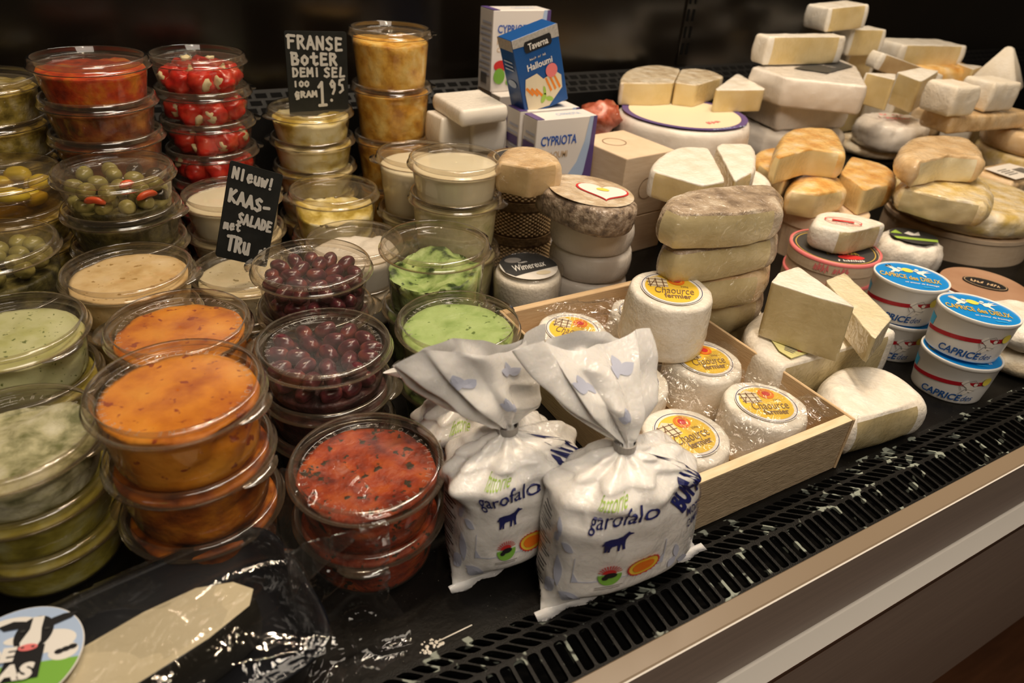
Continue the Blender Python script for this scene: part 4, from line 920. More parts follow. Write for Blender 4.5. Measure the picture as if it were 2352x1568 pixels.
# ---- the big wheel with a blue-ringed label and what lies on it
wc = aty(1571, 262, 0.885)
bw = disc('cheese_round', 'big white cheese wheel with a blue-ringed cream label on top', 'cheese', (wc.x, wc.y, 0.06), 0.112, wc.z - 0.06, 'wrap_paper', seed=35, rr=0.012, bulge=0.002, amp=0.0014, freq=40)
zt_ = wc.z
polys('label_ring', ring2(0, 0, 0.104, 0.104, 0.011, 60), M['ink_purple'], topmap(bw, e=0.0026), bw)
polys('cream_label', [ell(0, 0, 0.0935, 0.0935, 48)], M['ink_cream'], topmap(bw, e=0.0026), bw, 2)
scribble('lettering', 0.05, 0.016, -0.005, -0.064, M['ink_pink'], topmap(bw, e=0.0033), bw, 0.05, 5, 31)
scribble('ring_text', 0.085, 0.006, 0.0, -0.0985, M['ink_palebl'], topmap(bw, e=0.0033), bw, 0, 12, 31)
zt2 = zt_ + 0.003
th = 0.036
for k, (nm, lb, o_) in enumerate((('brie_half', 'cut half of brie lying at the left on the blue-labelled wheel', [(1424, 190), (1426, 174), (1446, 157), (1487, 149), (1520, 149), (1563, 158, 'c'), (1548, 190, 'c'), (1505, 192, 'c')]),
                                  ('brie_piece', 'cut brie piece at the back on the blue-labelled wheel', [(1565, 158), (1600, 156), (1640, 163), (1664, 176, 'c'), (1600, 196, 'c'), (1550, 190, 'c')]),
                                  ('brie_wedge', 'pale brie wedge resting at the right on the blue-labelled wheel', [(1640, 207, 'c'), (1694, 168, 'c'), (1762, 206, 'c')]))):
    cheese(nm, lb, 'cheese', o_, zt2 + th, th, 'white_rind' if k == 2 else 'aged_rind', 'paste', seed=36 + k, rr=0.004, bulge=0.001, amp=0.0008)
# ------------------------------------------------------------------ back right: white quarters, bars, wrapped cheese, washed rind pieces
def wl(px, py, y): return aty(px, py, y)
# pile of white pieces
q0 = wl(1870, 262, 0.84)
cheese_w('white_cheese_block', 'lower long white block in the pile with the black label', 'cheese', [(-.075, -.05), (.078, -.045), (.078, .06), (-.075, .06)], list('ssss'), 0, 0.046, 'wrap_paper', None, None, None, 41, at_=(1.128, 0.885, 0.1225), rz=RR(-12), rr=0.005, amp=0.001)
disc('wrapped_lump', 'crumpled paper-wrapped cheese at the bottom of the white pile', 'cheese', (1.128, 0.885, 0.06), 0.096, 0.060, 'wrap_paper', seed=42, rr=0.015, amp=0.004, freq=35, bulge=0.004)
qb = cheese('cheese_quarter', 'white cheese quarter with a black rectangular label on top', 'cheese',
       [(1727, 154, 's'), (1770, 140, 's'), (1926, 133, 's'), (1968, 152, 's'), (1993, 198, 's'), (1807, 178, 's')], 0.216, 0.048, 'wrap_paper', None, seed=43, rr=0.004, amp=0.0012)
lp = [at(px, py, 0.2178) - qb.location for px, py in ((1822, 156), (1900, 168), (1960, 152), (1916, 136))]
fl_ = quad_map(*lp); mesh('black_label', lp, [(0, 1, 2, 3)], M['ink_charcoal'], qb, smooth=False)
scribble('lettering', .6, .12, .5, .5, M['ink_grey'], lambda x, y: fl_(x, y) + UPZ * .0006, qb, 0, 12, 3)
brick('brie_slice', 'long slice of brie with yellow cut face on the black-labelled quarter', 'cheese', 1850, 116, 0.905, 0.182, 0.047, 0.035, RR(-6), 'white_rind', 'paste', 'csss', seed=44, rr=0.006, amp=0.001)
brick('brie_slice', 'short brie slice crossing behind the long slice, under the highest one', 'cheese', 1990, 98, 0.93, 0.085, 0.048, 0.05, RR(-10), 'white_rind', 'paste', 'csss', seed=45, rr=0.005, amp=0.001)
brick('brie_slice', 'highest brie slice, topmost piece of the whole white pile', 'cheese', 1948, 42, 0.925, 0.094, 0.041, 0.06, RR(-8), 'white_rind', 'paste', 'csss', seed=46, rr=0.005, amp=0.001, tilt=(0, RR(-5)))
brick('brie_slice', 'brie slice standing in the gap under the short slice', 'cheese', 1975, 150, 0.955, 0.075, 0.06, 0.05, RR(-10), 'white_rind', 'paste', 'csss', seed=47, rr=0.005, amp=0.001)
cheese_w('brie_block', 'tall brie block at the far back under the standing brie slice', 'cheese', [(-.055, -.032), (.055, -.032), (.055, .032), (-.055, .032)], list('csss'), 0, 0.1065, 'white_rind', 'paste', None, None, 48, at_=(1.385, .985, .061), rr=0.005, amp=0.001)
cheese_w('brie_block', 'brie block supporting the long thin orange-sided wedge', 'cheese', [(-.035, -.03), (.035, -.03), (.035, .03), (-.035, .03)], list('csss'), 0, 0.112, 'white_rind', 'paste', None, None, 148, at_=(1.415, .885, .061), rr=0.005, amp=0.001)
# paper-wrapped white cheese printed in red
wq = aty(2064, 282, 0.80)
wr = cheese_w('paper_wrapped_cheese', 'white paper-wrapped cheese with red print, below the pale wedges', 'cheese', [(.067 * math.cos(k * PI / 7) * (1 + .06 * (k % 3)), .062 * math.sin(k * PI / 7)) for k in range(14)], ['r'] * 14, 0, 0.052, 'wrap_paper', None, None, None, 49, at_=(wq.x, .812, wq.z - .048), rr=0.014, amp=0.0045, freq=85)
for k in (0, 1):
    scribble('red_print', .05, .014, 0, .012 - k * .024, M['ink_pink'], topmap(wr, rot=RR(-25), e=0.005), wr, 0, 6, 20 + k)
disc('washed_rind_round', 'low washed-rind wheel carrying the red-printed cheese', 'cheese', (wr.location.x, 0.842, 0.06), 0.066, max(0.02, wr.location.z - 0.0625), 'aged_rind', seed=50, rr=0.01, amp=0.002)
zp = wr.location.z + 0.0585
def prism(name, label, px, py, y, pts, fl, h, rz, rind, cut, seed, tilt=None, dz=0.0):
    c = aty(px, py, y); return cheese_w(name, label, 'cheese', pts, fl, 0, h, rind, cut, None, tilt, seed, rz=rz, at_=(c.x, c.y, c.z - h / 2 + dz), rr=.003, amp=.0008)
prism('brie_wedge', 'narrow yellow-sided wedge standing left on the red-printed wrap', 2022, 208, 0.79, [(-.028, .02), (.000, -.035), (.034, .022)], ['c', 'c', 'r'], .052, RR(-25), 'white_rind', 'paste', 51)
prism('brie_wedge', 'narrow white-topped wedge standing right on the red-printed wrap', 2098, 203, 0.80, [(-.034, .022), (-.018, -.030), (.045, .010), (.020, .034)], ['c', 'c', 'c', 'r'], .058, RR(-20), 'white_rind', 'paste', 52, (RR(8), RR(-6)))
# tan wheels and wedges far right
for k, (nm, lb, z0) in enumerate((('washed_rind_round', 'lower tan wheel at the back right under flat wedges', 0.06), ('washed_rind_round', 'upper tan wheel at the back right under flat wedges', 0.1345))):
    disc(nm, lb, 'cheese', (1.575, 0.942, z0), 0.092, 0.070, 'orange_rind' if k else 'brown_rind', seed=53 + k, rr=0.012, amp=0.002)
brick('brie_wedge', 'broad flat brie wedge behind the pale wedges, far back', 'cheese', 2142, 128, 0.90, 0.165, 0.040, 0.085, RR(-14), 'white_rind', 'paste', 'csss', seed=55, rr=0.005, amp=0.001)
brick('brie_wedge', 'long thin wedge with orange side leaning in front of broad wedge', 'cheese', 2085, 165, 0.855, 0.150, 0.030, 0.035, RR(-22), 'white_rind', 'paste_brown', 'csss', None, (0, RR(14)), 56, rr=0.003)
prism('brie_wedge', 'small wedge between the broad wedge and the white pyramid', 2222, 172, 0.85, [(-.030, -.02), (.034, -.015), (.012, .03)], ['c', 'c', 'c'], .034, RR(10), 'white_rind', 'paste', 57)
for k, (lb, z_, h_, m_) in enumerate((('lowest round at the right edge under the dark yellow one', 0.0, .0495, 'brown_rind'), ('dark yellow round at the right edge under the grey bars', .050, .046, 'yellow_rind'), ('brown round at the right edge between grey bars and yellow round', .0965, .040, 'brown_rind'))):
    disc('washed_rind_round', lb, 'cheese', (1.565, 0.655, z_), 0.100, h_, m_, seed=58 + k, rr=0.009, amp=0.0012)
tb = brick('tan_bar', 'tan flat bar lying under the grey-white bars', 'cheese', 2268, 296, 0.672, 0.21, 0.030, 0.060, RR(-6), 'brown_rind', 'paste', 'ssss', None, seed=62, rr=0.005, amp=0.001)
tb.location.z = .140
for lb, px, w_, sd in (('grey-white mould-ripened bar, left of the pair at the right edge', 2212, .058, 60), ('grey-white mould-ripened bar, right of the pair at the right edge', 2296, .070, 61)):
    q_ = brick('white_bar', lb, 'cheese', px, 242, 0.676, w_, 0.050, 0.060, RR(-8), 'white_rind_dry', 'paste', 'ssss', 'white bars at the right edge', seed=sd, rr=0.006, amp=0.0016)
    q_.location.z = .1725
# white pyramid
pc = wl(2286, 190, 0.80); pyr = thing('goat_cheese_pyramid', 'small white pyramid-shaped cheese behind the grey-white bars', 'cheese', (pc.x, pc.y, pc.z - 0.008), RR(20))
pv, pf = [], []
for (s_, z) in ((.046, 0), (.048, .004), (.027, .042), (.008, .074), (.003, .077)):
    for k in range(4):
        for j in range(6):
            a, b_ = [((-1, -1), (1, -1)), ((1, -1), (1, 1)), ((1, 1), (-1, 1)), ((-1, 1), (-1, -1))][k]
            t_ = j / 6; p = Vector((a[0] + (b_[0] - a[0]) * t_, a[1] + (b_[1] - a[1]) * t_, 0)); l = 1 - 0.06 * (p.length - 1)
            w = noise.noise(Vector((p.x * s_ * 60, p.y * s_ * 60, z * 60))) * .002; pv.append((p.x * s_ * l + w, p.y * s_ * l + w, z))
for r in range(4):
    for k in range(24): pf.append((r * 24 + k, r * 24 + (k + 1) % 24, (r + 1) * 24 + (k + 1) % 24, (r + 1) * 24 + k))
pf.append(tuple(range(23, -1, -1))); pf.append(tuple(range(96, 120)))
mesh('rind', pv, pf, M['white_rind_dry'], pyr)
cheese_w('brie_block', 'block at the right edge carrying the white pyramid', 'cheese', [(-.05, -.03), (.06, -.03), (.06, .03), (-.05, .03)], list('csss'), 0, max(.03, pyr.location.z - 0.063), 'white_rind', 'paste', None, None, 63, at_=(pc.x, .812, 0.061), rr=0.006)
# ---- orange washed-rind squares on a round wooden box
ob = wl(1880, 480, 0.625)
bx = thing('round_wooden_box', 'round pale wooden box under the orange washed-rind pieces', 'cheese box', (0.945, 0.645, 0.0))
v, f_ = lathe([(0.001, 0), (0.068, 0), (0.068, 0.050), (0.0705, 0.051), (0.0705, 0.069), (0.068, 0.0705), (0.001, 0.0705)], 64); mesh('box_wall', v, f_, M['wood_pale'], bx, smooth=False)
og = 'orange washed-rind pieces in a heap'
cheese('washed_rind_piece', 'orange washed-rind piece at the back left of its heap', 'cheese', [(1738, 372), (1734, 352), (1756, 338), (1800, 336), (1826, 350), (1834, 378, 'c'), (1800, 418, 'c')], 0.112, 0.040, 'orange_rind', 'paste', og, seed=64, rr=0.008, amp=0.0018, bulge=0.004)
cheese('washed_rind_piece', 'rounded orange piece in front, lowest of the washed-rind heap', 'cheese', [(1812, 436), (1822, 410), (1845, 394), (1900, 389), (1930, 402), (1948, 432, 'c'), (1880, 446, 'c')], 0.110, 0.038, 'orange_rind', 'paste', og, seed=65, rr=0.012, amp=0.0020, bulge=0.005, dome=0.004)
cheese('washed_rind_piece', 'broad orange piece at the right of the washed-rind heap', 'cheese', [(1930, 396, 'c'), (1955, 358), (2036, 374), (2064, 402), (2050, 420, 'c'), (1986, 436, 'c')], 0.112, 0.040, 'orange_rind', 'paste', og, seed=66, rr=0.008, amp=0.0018, bulge=0.004)
cheese('washed_rind_piece', 'topmost orange piece with yellow cut face on the washed-rind heap', 'cheese', [(1780, 356), (1796, 308), (1826, 290), (1908, 291), (1930, 308), (1945, 352, 'c'), (1862, 342, 'c'), (1790, 362, 'c')], 0.154, 0.040, 'orange_rind', 'paste', og, seed=67, rr=0.008, amp=0.0016, bulge=0.004)
# ---- soft spotted cheeses on a round box at the right
rbx = thing('round_wooden_box', 'wide round wooden box under the yellow-spotted soft cheeses', 'cheese box', (1.215, 0.575, 0.0))
v, f_ = lathe([(0.001, 0), (0.112, 0), (0.112, 0.036), (0.114, 0.037), (0.114, 0.043), (0.001, 0.044)], 64); mesh('box_wall', v, f_, M['wood_pale'], rbx, smooth=False)
disc('soft_cheese_round', 'large yellow-spotted soft wheel on the wide round box', 'cheese', (1.215, 0.575, 0.0445), 0.113, 0.040, 'yellow_rind', seed=68, rr=0.012, amp=0.0028, bulge=0.004)
cheese('soft_cheese_half', 'yellow-spotted soft half with rounded hump, second from the top', 'cheese', [(2070, 428), (2078, 402), (2140, 398), (2262, 404), (2286, 440), (2272, 470, 'c'), (2160, 452, 'c')], 0.122, 0.036, 'yellow_rind', 'paste_grey', None, seed=69, rr=0.012, amp=0.003, bulge=0.005)
cheese('soft_cheese_half', 'tan soft half with pale cut face, top of the right stack', 'cheese', [(2068, 350), (2080, 324), (2110, 306), (2217, 309), (2255, 334), (2265, 364, 'c'), (2180, 356, 'c'), (2110, 372)], 0.163, 0.039, 'brown_rind', 'paste_pale', None, seed=70, rr=0.012, amp=0.003, bulge=0.005)
# cheese with a paper price label at the right edge
pk = wl(2310, 402, 0.60)
ck = cheese_w('wrapped_cheese', 'tan wrapped cheese with white price label at the right edge', 'cheese', [(-.052, -.04), (.060, -.04), (.060, .04), (-.052, .04)], list('ssss'), 0, max(.03, pk.z - 0.0), 'brown_rind', None, None, None, 71, at_=(1.395, .610, 0.0), rr=0.01, amp=0.002)
lpx = [Vector((x, y, ck['t_'] + 0.0042)) for x, y in ((-.050, -.038), (.045, -.036), (.040, .022), (-.045, .020))]
mesh('price_label', lpx, [(0, 1, 2, 3)], M['paper_white'], ck, smooth=False)
fl2 = quad_map(lpx[3], lpx[2], lpx[1], lpx[0])
polys('barcode', [[(.55 + k * .03, .2), (.55 + k * .03 + (.018 if k % 3 else .01), .2), (.55 + k * .03 + (.018 if k % 3 else .01), .6), (.55 + k * .03, .6)] for k in range(12)] + [[(.12, .3 + .12 * k), (.45, .3 + .12 * k), (.45, .34 + .12 * k), (.12, .34 + .12 * k)] for k in range(4)], M['ink_black'], lambda x, y: fl2(x, y) + UPZ * .0005, ck)
# ---- pink-edged round boxes with a small half cheese, the fuzzy cheese, the tin
pt = wl(1919, 566, 0.53); zb = 0.0; hb = round((pt.z - 0.001) / 2, 4)
def pinkbox(z, lab):
    b = thing('round_cheese_box', lab, 'cheese box', (pt.x, pt.y, z), RR(-30), 'pink-edged round boxes')
    v, f_ = lathe([(0.001, 0), (0.0575, 0), (0.0575, hb * .45), (0.059, hb * .46), (0.0595, hb), (0.0575, hb + .0004), (0.056, hb - .002), (0.001, hb - .002)], 56); mesh('box_wall', v, f_, M['wood_pale'], b, smooth=False)
    v, f_ = lathe([(0.0597, hb - .0035), (0.0599, hb + .0006), (0.0565, hb + .0008)], 56); mesh('pink_edge', v, f_, M['ink_pink'], b)
    mp = lambda x, y: Vector((x, y, hb - .0014))
    polys('dark_label', [ell(0, 0, .0555, .0555, 48)], M['ink_charcoal'], mp, b)
    mp2 = lambda x, y: Vector((x, y, hb - .0009))
    polys('red_emblem', [ell(0.010, -.030, .018, .007)], M['ink_red'], mp2, b)
    polys('gold_ring', ring2(0, 0, .052, .052, .0012), M['ink_gold'], mp2, b)
    scribble('lettering', .05, .010, 0.005, -.018, M['ink_gold'], lambda x, y: Vector((x, y, hb - .0008)), b, 0.05, 9, 4)
    scribble('lettering', .036, .006, 0.006, -.041, M['ink_white'], lambda x, y: Vector((x, y, hb - .0008)), b, 0.05, 11, 5)
    side = lambda x, y: Vector((0.0601 * math.cos(-PI / 2 + x / .06), 0.0601 * math.sin(-PI / 2 + x / .06), y))
    scribble('script_lettering', .05, hb * .38, -.022, hb * .72, M['ink_pink'], side, b, 0, 10, 6)
    return b
pinkbox(0.0, 'lower round wooden box with pink edge, under another pink-edged box')
pinkbox(hb + 0.0006, 'upper round wooden box with pink edge and dark label under small half cheese')
zz_ = 2 * hb + .0018
sh = cheese('cheese_half', 'small white half cheese with red label on the pink-edged box', 'cheese', [(1868, 515), (1872, 497), (1886, 485), (1926, 484), (1985, 495), (2036, 514, 'c'), (1958, 532, 'c'), (1926, 530)], zz_ + 0.034, 0.033, 'white_rind', 'paste_grey', None, seed=72, rr=0.006, amp=0.0014)
sm = topmap(sh, cx=-.008, cy=.004, rot=RR(-45), e=0.0018)
polys('red_label', ring2(0, 0, .024, .012, .0016, 40) + [[(-.014, -.002), (.014, -.002), (.014, .003), (-.014, .003)]], M['ink_red'], sm, sh)
scribble('lettering', .020, .004, 0, -.0055, M['ink_grey'], sm, sh, 0, 6, 7)
fz = wl(2096, 548, 0.525)
fu = cheese_w('fuzzy_cheese', 'lumpy cream cheese drum with dark green label beside pink-edged boxes', 'cheese', [(.044 * math.cos(k * PI / 8), .044 * math.sin(k * PI / 8)) for k in range(16)], ['r'] * 16, 0, max(.04, fz.z), 'white_rind', None, None, None, 73, at_=(fz.x, fz.y, 0.0), rr=0.012, amp=0.004, freq=90, bulge=0.003)
fm2 = topmap(fu, rot=RR(-35), e=0.0045)
polys('green_label', [ell(0, 0, .034, .030, 32)], M['ink_charcoal'], fm2, fu)
fm3 = topmap(fu, rot=RR(-35), e=0.005)
polys('lime_band', [[(-.030, -.016), (.028, -.018), (.031, -.009), (-.032, -.008)], [(-.033, .004), (-.015, .004), (-.020, .018)]], M['ink_lime'], fm3, fu)
polys('white_emblem', [[(-.012, .006), (-.002, .016), (.004, .008), (.014, .018), (.010, .002), (-.004, .000)]], M['ink_white'], fm3, fu)
tn = wl(2262, 655, 0.405)
tin = thing('round_cheese_tin', 'round brown lidded cheese box with black oval label, behind blue-lidded tubs', 'cheese box', (tn.x, tn.y, 0.0), RR(-60))
ht = max(.03, tn.z)
M['tin'] = food('tan_cardboard', [(0.36, 0.20, 0.12), (0.46, 0.28, 0.18)], scale=14, rough=0.4, bump=0.05)
M['tin_rim'] = simple('dark_red_brown_edge', (0.22, 0.09, 0.06), 0.4)
v, f_ = lathe([(0.001, 0), (0.052, 0), (0.052, ht * .4), (0.0555, ht * .42), (0.0565, ht - .003), (0.0555, ht)], 56); mesh('box_wall', v, f_, M['tin_rim'], tin)
v, f_ = lathe([(0.0555, ht), (0.053, ht + .0006), (0.044, ht - .0002), (0.001, ht)], 56); mesh('lid_top', v, f_, M['tin'], tin)
tm_ = lambda x, y: Vector((x, y, ht + .0012))
polys('oval_label', [ell(.0, .004, .028, .017, 36)], M['ink_black'], tm_, tin)
tm2 = lambda x, y: Vector((x, y, ht + .0016))
polys('label_ring', ring2(0, .004, .0262, .0155, .0008, 36), M['ink_tan'], tm2, tin)
scribble('lettering', .036, .010, 0, .004, M['ink_tan'], tm2, tin, 0, 9, 8)
# ---- two soft cheeses at the right edge, one on the other
disc('soft_cheese', 'lower wrapped soft cheese at the right edge beside blue tubs', 'cheese', (.908, .297, 0.0), 0.046, 0.030, 'aged_rind', 'wrapped soft cheeses at the right edge', seed=75, rr=0.013, amp=0.003, bulge=0.004)
disc('soft_cheese', 'upper wrapped soft cheese at the right edge beside blue tubs', 'cheese', (.906, .304, 0.0325), 0.048, 0.032, 'white_rind', 'wrapped soft cheeses at the right edge', seed=76, rr=0.014, amp=0.003, bulge=0.004)
# ---- feta blocks, red sausage
fe = [(996, 214), (1101, 205), (1165, 241), (1062, 254)]
zF = aty(1080, 228, 0.885).z
cheese('feta_block', 'upper white feta block lying skewed on two other blocks', 'cheese', [(a, b, 's') for a, b in fe], zF, 0.022, 'feta', None, 'white feta blocks', seed=77, rr=0.003, amp=0.0005)
brick('feta_block', 'lower left white feta block under the skewed one', 'cheese', 1048, 312, 0.880, 0.046, 0.052, 0.045, RR(4), 'feta', 'feta', 'ssss', 'white feta blocks', None, 78, rr=.003, amp=.0005)
brick('feta_block', 'lower right white feta block under the skewed one', 'cheese', 1124, 304, 0.870, 0.049, 0.056, 0.045, RR(-3), 'feta', 'feta', 'ssss', 'white feta blocks', None, 79, rr=.003, amp=.0005)
fbz = min(o.location.z for o in COL.objects if o.get('label', '').startswith(('lower left white feta', 'lower right white feta')))
fc = aty(1088, 340, 0.85)
cheese_w('feta_block', 'wide bottom feta block under the others', 'cheese', [(-.038, -.026), (.046, -.026), (.046, .026), (-.038, .026)], list('ssss'), 0, max(.02, fbz - .062), 'feta', None, 'white feta blocks', None, 80, at_=(.466, .909, 0.061), rr=0.003, amp=0.0005)
M['salami'] = food('red_sausage', [(0.30, 0.05, 0.02), (0.45, 0.10, 0.05), (0.52, 0.17, 0.10)], scale=80, rough=0.35, bump=0.3, wrap=0.9)
sg = wl(1378, 268, 0.93)
sb_ = blob('chorizo', 0.030, M['salami'], None, 3, 0.35, 40, (1.25, 1.0, 0.85)); sb_.location = (sg.x, sg.y, sg.z); tag(sb_, 'shrink-wrapped red chorizo piece behind the front halloumi carton', 'sausage')
cheese_w('carton', 'plain white carton under the red chorizo piece', 'carton', [(-.042, -.03), (.014, -.03), (.014, .04), (-.042, .04)], list('ssss'), 0, sg.z - .030 - .06, 'paper_white', None, None, None, 81, at_=(sg.x, sg.y, .06), rr=0.002, amp=0)
# ------------------------------------------------------------------ halloumi cartons
def carton(name, label, c, w, d, h, mats, rz=0.0, tilt=None):
    t = thing(name, label, 'carton', c, rz, None, tilt)
    rbox('carton_body', w, d, h, mats, t, 0.0008, seg=1)
    return t
def cyp(t, w, d, h, top=True, full=True):
    fr = lambda x, y: Vector((x, -d / 2 - .0006, y)); f2 = lambda x, y: Vector((x, -d / 2 - .0009, y)); f3 = lambda x, y: Vector((x, -d / 2 - .0012, y))
    arc = lambda r0, r1: ell(-w / 2, h * 1.02, r0, r0 * 1.05, 18, -PI / 2 + .12, -.25)
    R_ = w * 1.02
    sw = [(w * .38, h), (w * .33, h * .75), (w * .22, h * .52), (w * .02, h * .33), (-w * .16, h * .24), (-w * .16, 0), (w * .5, 0), (w * .5, h)]
    polys('blue_sweep', [sw], M['ink_palebl'], fr, t)
    polys('purple_edge', [[(w * .5, h), (w * .44, h), (w * .42, h * .7), (w * .36, h * .4), (w * .22, h * .12), (w * .12, 0), (w * .5, 0)]], M['ink_purple'], f2, t)
    text('lettering', 'CYPRIOTA', w * .60, h * .10, -w * .12, h * .78, M['ink_blue'], f3, t, 0, 0.02)
    text('lettering', 'HALLOUMI', w * .46, h * .07, -w * .19, h * .63, M['ink_tan'], f3, t, 0, 0.01)
    text('lettering', 'CHEESE', w * .30, h * .055, -w * .27, h * .53, M['ink_tan'], f3, t, 0, 0.01)
    if full:
        polys('tomato_picture', [ell(-w * .34, h * .33, w * .12, h * .07), ell(-w * .20, h * .36, w * .08, h * .05)], M['ink_red'], f2, t)
        polys('leaf_picture', [ell(-w * .36, h * .20, w * .10, h * .10), ell(-w * .10, h * .12, w * .14, h * .06)], M['ink_green'], f3, t)
        polys('cheese_picture', [[(-w * .25, h * .12), (w * .05, h * .10), (w * .10, h * .25), (-w * .2, h * .28)]], M['ink_cream'], f2, t)
    if top:
        tp = lambda x, y: Vector((x, y, h + .0006))
        polys('purple_end', [[(-w / 2, -d / 2), (-w * .38, -d / 2), (-w * .38, d / 2), (-w / 2, d / 2)]], M['ink_purple'], tp, t)
        text('top_lettering', 'CYPRIOTA', w * .4, d * .28, w * .12, 0, M['ink_palebl'], tp, t)
    sd = lambda y, z: Vector((-w / 2 - .0006, y, z))
    polys('side_print', [[(-d * .40, h * (.2 + .07 * k)), (d * (.40 if k % 3 else .25), h * (.2 + .07 * k)), (d * (.40 if k % 3 else .25), h * (.225 + .07 * k)), (-d * .40, h * (.225 + .07 * k))] for k in range(10)], M['ink_lilac'], sd, t)
    return sd
yf = 0.80
p1, p2 = wl(1235, 273, yf), wl(1372, 265, yf); w_ = p2.x - p1.x; zt_ = (p1.z + p2.z) / 2 - .001; d_ = 0.036
fb_ = carton('halloumi_carton', 'front white halloumi carton with pale blue sweep, below the tilted blue box', ((p1.x + p2.x) / 2, yf + d_ / 2, .06), w_, d_, zt_ - .06, M['box_white'])
sd = cyp(fb_, w_, d_, zt_ - .06, full=False)
polys('purple_bands', [[(-d_ * .42, (zt_ - .06) * f0), (d_ * .42, (zt_ - .06) * f0), (d_ * .42, (zt_ - .06) * (f0 + .09)), (-d_ * .42, (zt_ - .06) * (f0 + .09))] for f0 in (.50, .66)], M['ink_purple'], lambda y, z: Vector((-w_ / 2 - .001, y, z)), fb_)
f2_ = carton('halloumi_carton', 'second white halloumi carton right behind the front one', ((p1.x + p2.x) / 2 - .004, yf + d_ * 1.5 + .003, .06), w_, d_, zt_ - .06 + .002, M['box_white'])
cyp(f2_, w_, d_, zt_ - .058, full=False)
polys('purple_bands', [[(-d_ * .42, (zt_ - .06) * f0), (d_ * .42, (zt_ - .06) * f0), (d_ * .42, (zt_ - .06) * (f0 + .09)), (-d_ * .42, (zt_ - .06) * (f0 + .09))] for f0 in (.50, .66)], M['ink_purple'], lambda y, z: Vector((-w_ / 2 - .001, y, z)), f2_)
lwc = carton('halloumi_carton', 'flat halloumi carton lying under the two upright front ones', ((p1.x + p2.x) / 2, yf + d_ + .001, .0), w_, d_ * 2 + .006, .0595, M['box_white'])
yb = 0.985
p1, p2 = wl(1134, 24, yb), wl(1265, 29, yb); wB = p2.x - p1.x; zT = p1.z; zB = wl(1124, 212, yb).z; dB = 0.042
pb = carton('halloumi_carton', 'tall white halloumi carton standing behind the tilted blue box', ((p1.x + p2.x) / 2, yb + dB / 2, zB), wB, dB, zT - zB, M['box_white'])
sdB = cyp(pb, wB, dB, zT - zB)
polys('barcode', [[(-dB * .2 + k * dB * .04, .010), (-dB * .2 + k * dB * .04 + dB * .022, .010), (-dB * .2 + k * dB * .04 + dB * .022, .026), (-dB * .2 + k * dB * .04, .026)] for k in range(12)], M['ink_black'], lambda y, z: Vector((-wB / 2 - .001, y, z)), pb)
lowc = carton('halloumi_carton', 'white and purple halloumi carton lying under the tall one', ((p1.x + p2.x) / 2 + .01, yb + .01, .06), wB * 1.15, .075, zB - .0605, M['box_white'])
polys('purple_band', [[(-wB * .5, (zB - .06) * .55), (wB * .5, (zB - .06) * .55), (wB * .5, (zB - .06) * .8), (-wB * .5, (zB - .06) * .8)]], M['ink_purple'], lambda x, z: Vector((x, -.0381, z)), lowc)
# tilted blue carton
yt = 0.845
a1, a2, a3 = wl(1174, 95, yt), wl(1279, 53, yt), wl(1233, 256, yt)
wT = (a2 - a1).length; hT = (a3 - a1).length; roll = math.atan2(a2.z - a1.z, a2.x - a1.x); dT = 0.038
up = Vector((-math.sin(roll), 0, math.cos(roll))); rt_ = Vector((math.cos(roll), 0, math.sin(roll)))
bc = (a1 + a2) / 2 - up * hT
bl = carton('halloumi_carton', 'tilted blue halloumi carton with grilled cheese picture, leaning on white carton', (bc.x, yt + dT / 2, bc.z), wT, dT, hT, M['box_blue'])
bl.rotation_euler = (0, -roll, 0)
g0 = lambda e: (lambda x, y: Vector((x, -dT / 2 - e, y)))
polys('silver_band', [[(-wT / 2, hT * .90), (wT / 2, hT * .84), (wT / 2, hT), (-wT / 2, hT)]], M['silver'], g0(.0006), bl)
polys('silver_side', [[(-dT / 2, hT * .86), (dT / 2, hT * .86), (dT / 2, hT), (-dT / 2, hT)]], M['silver'], lambda y, z: Vector((-wT / 2 - .0006, y, z)), bl)
polys('silver_corner', [[(-wT * .5, 0), (-wT * .22, 0), (-wT * .38, hT * .12), (-wT * .5, hT * .06)]], M['silver'], g0(.0006), bl)
polys('brand_plaque', [[(-wT * .24, hT * .79), (wT * .30, hT * .79), (wT * .33, hT * .82), (wT * .33, hT * .90), (wT * .30, hT * .93), (-wT * .24, hT * .93), (-wT * .27, hT * .90), (-wT * .27, hT * .82)]], M['ink_black'], g0(.0010), bl)
text('lettering', 'Taverna', wT * .44, hT * .085, wT * .03, hT * .855, M['ink_white'], g0(.0014), bl, 0, 0.02)
scribble('lettering', wT * .40, hT * .035, wT * .0, hT * .70, M['ink_white'], g0(.0010), bl, 0, 11, 9)
text('lettering', 'Halloumi', wT * .56, hT * .085, wT * .0, hT * .605, M['ink_white'], g0(.0010), bl, 0, 0.02)
ch_ = [(-wT * .42, hT * .06), (wT * .05, hT * .03), (wT * .40, hT * .20), (wT * .42, hT * .36), (wT * .30, hT * .44), (wT * .02, hT * .40), (-wT * .10, hT * .50), (-wT * .36, hT * .48), (-wT * .42, hT * .30)]
polys('cheese_picture', [ch_], M['ink_cream'], g0(.0010), bl)
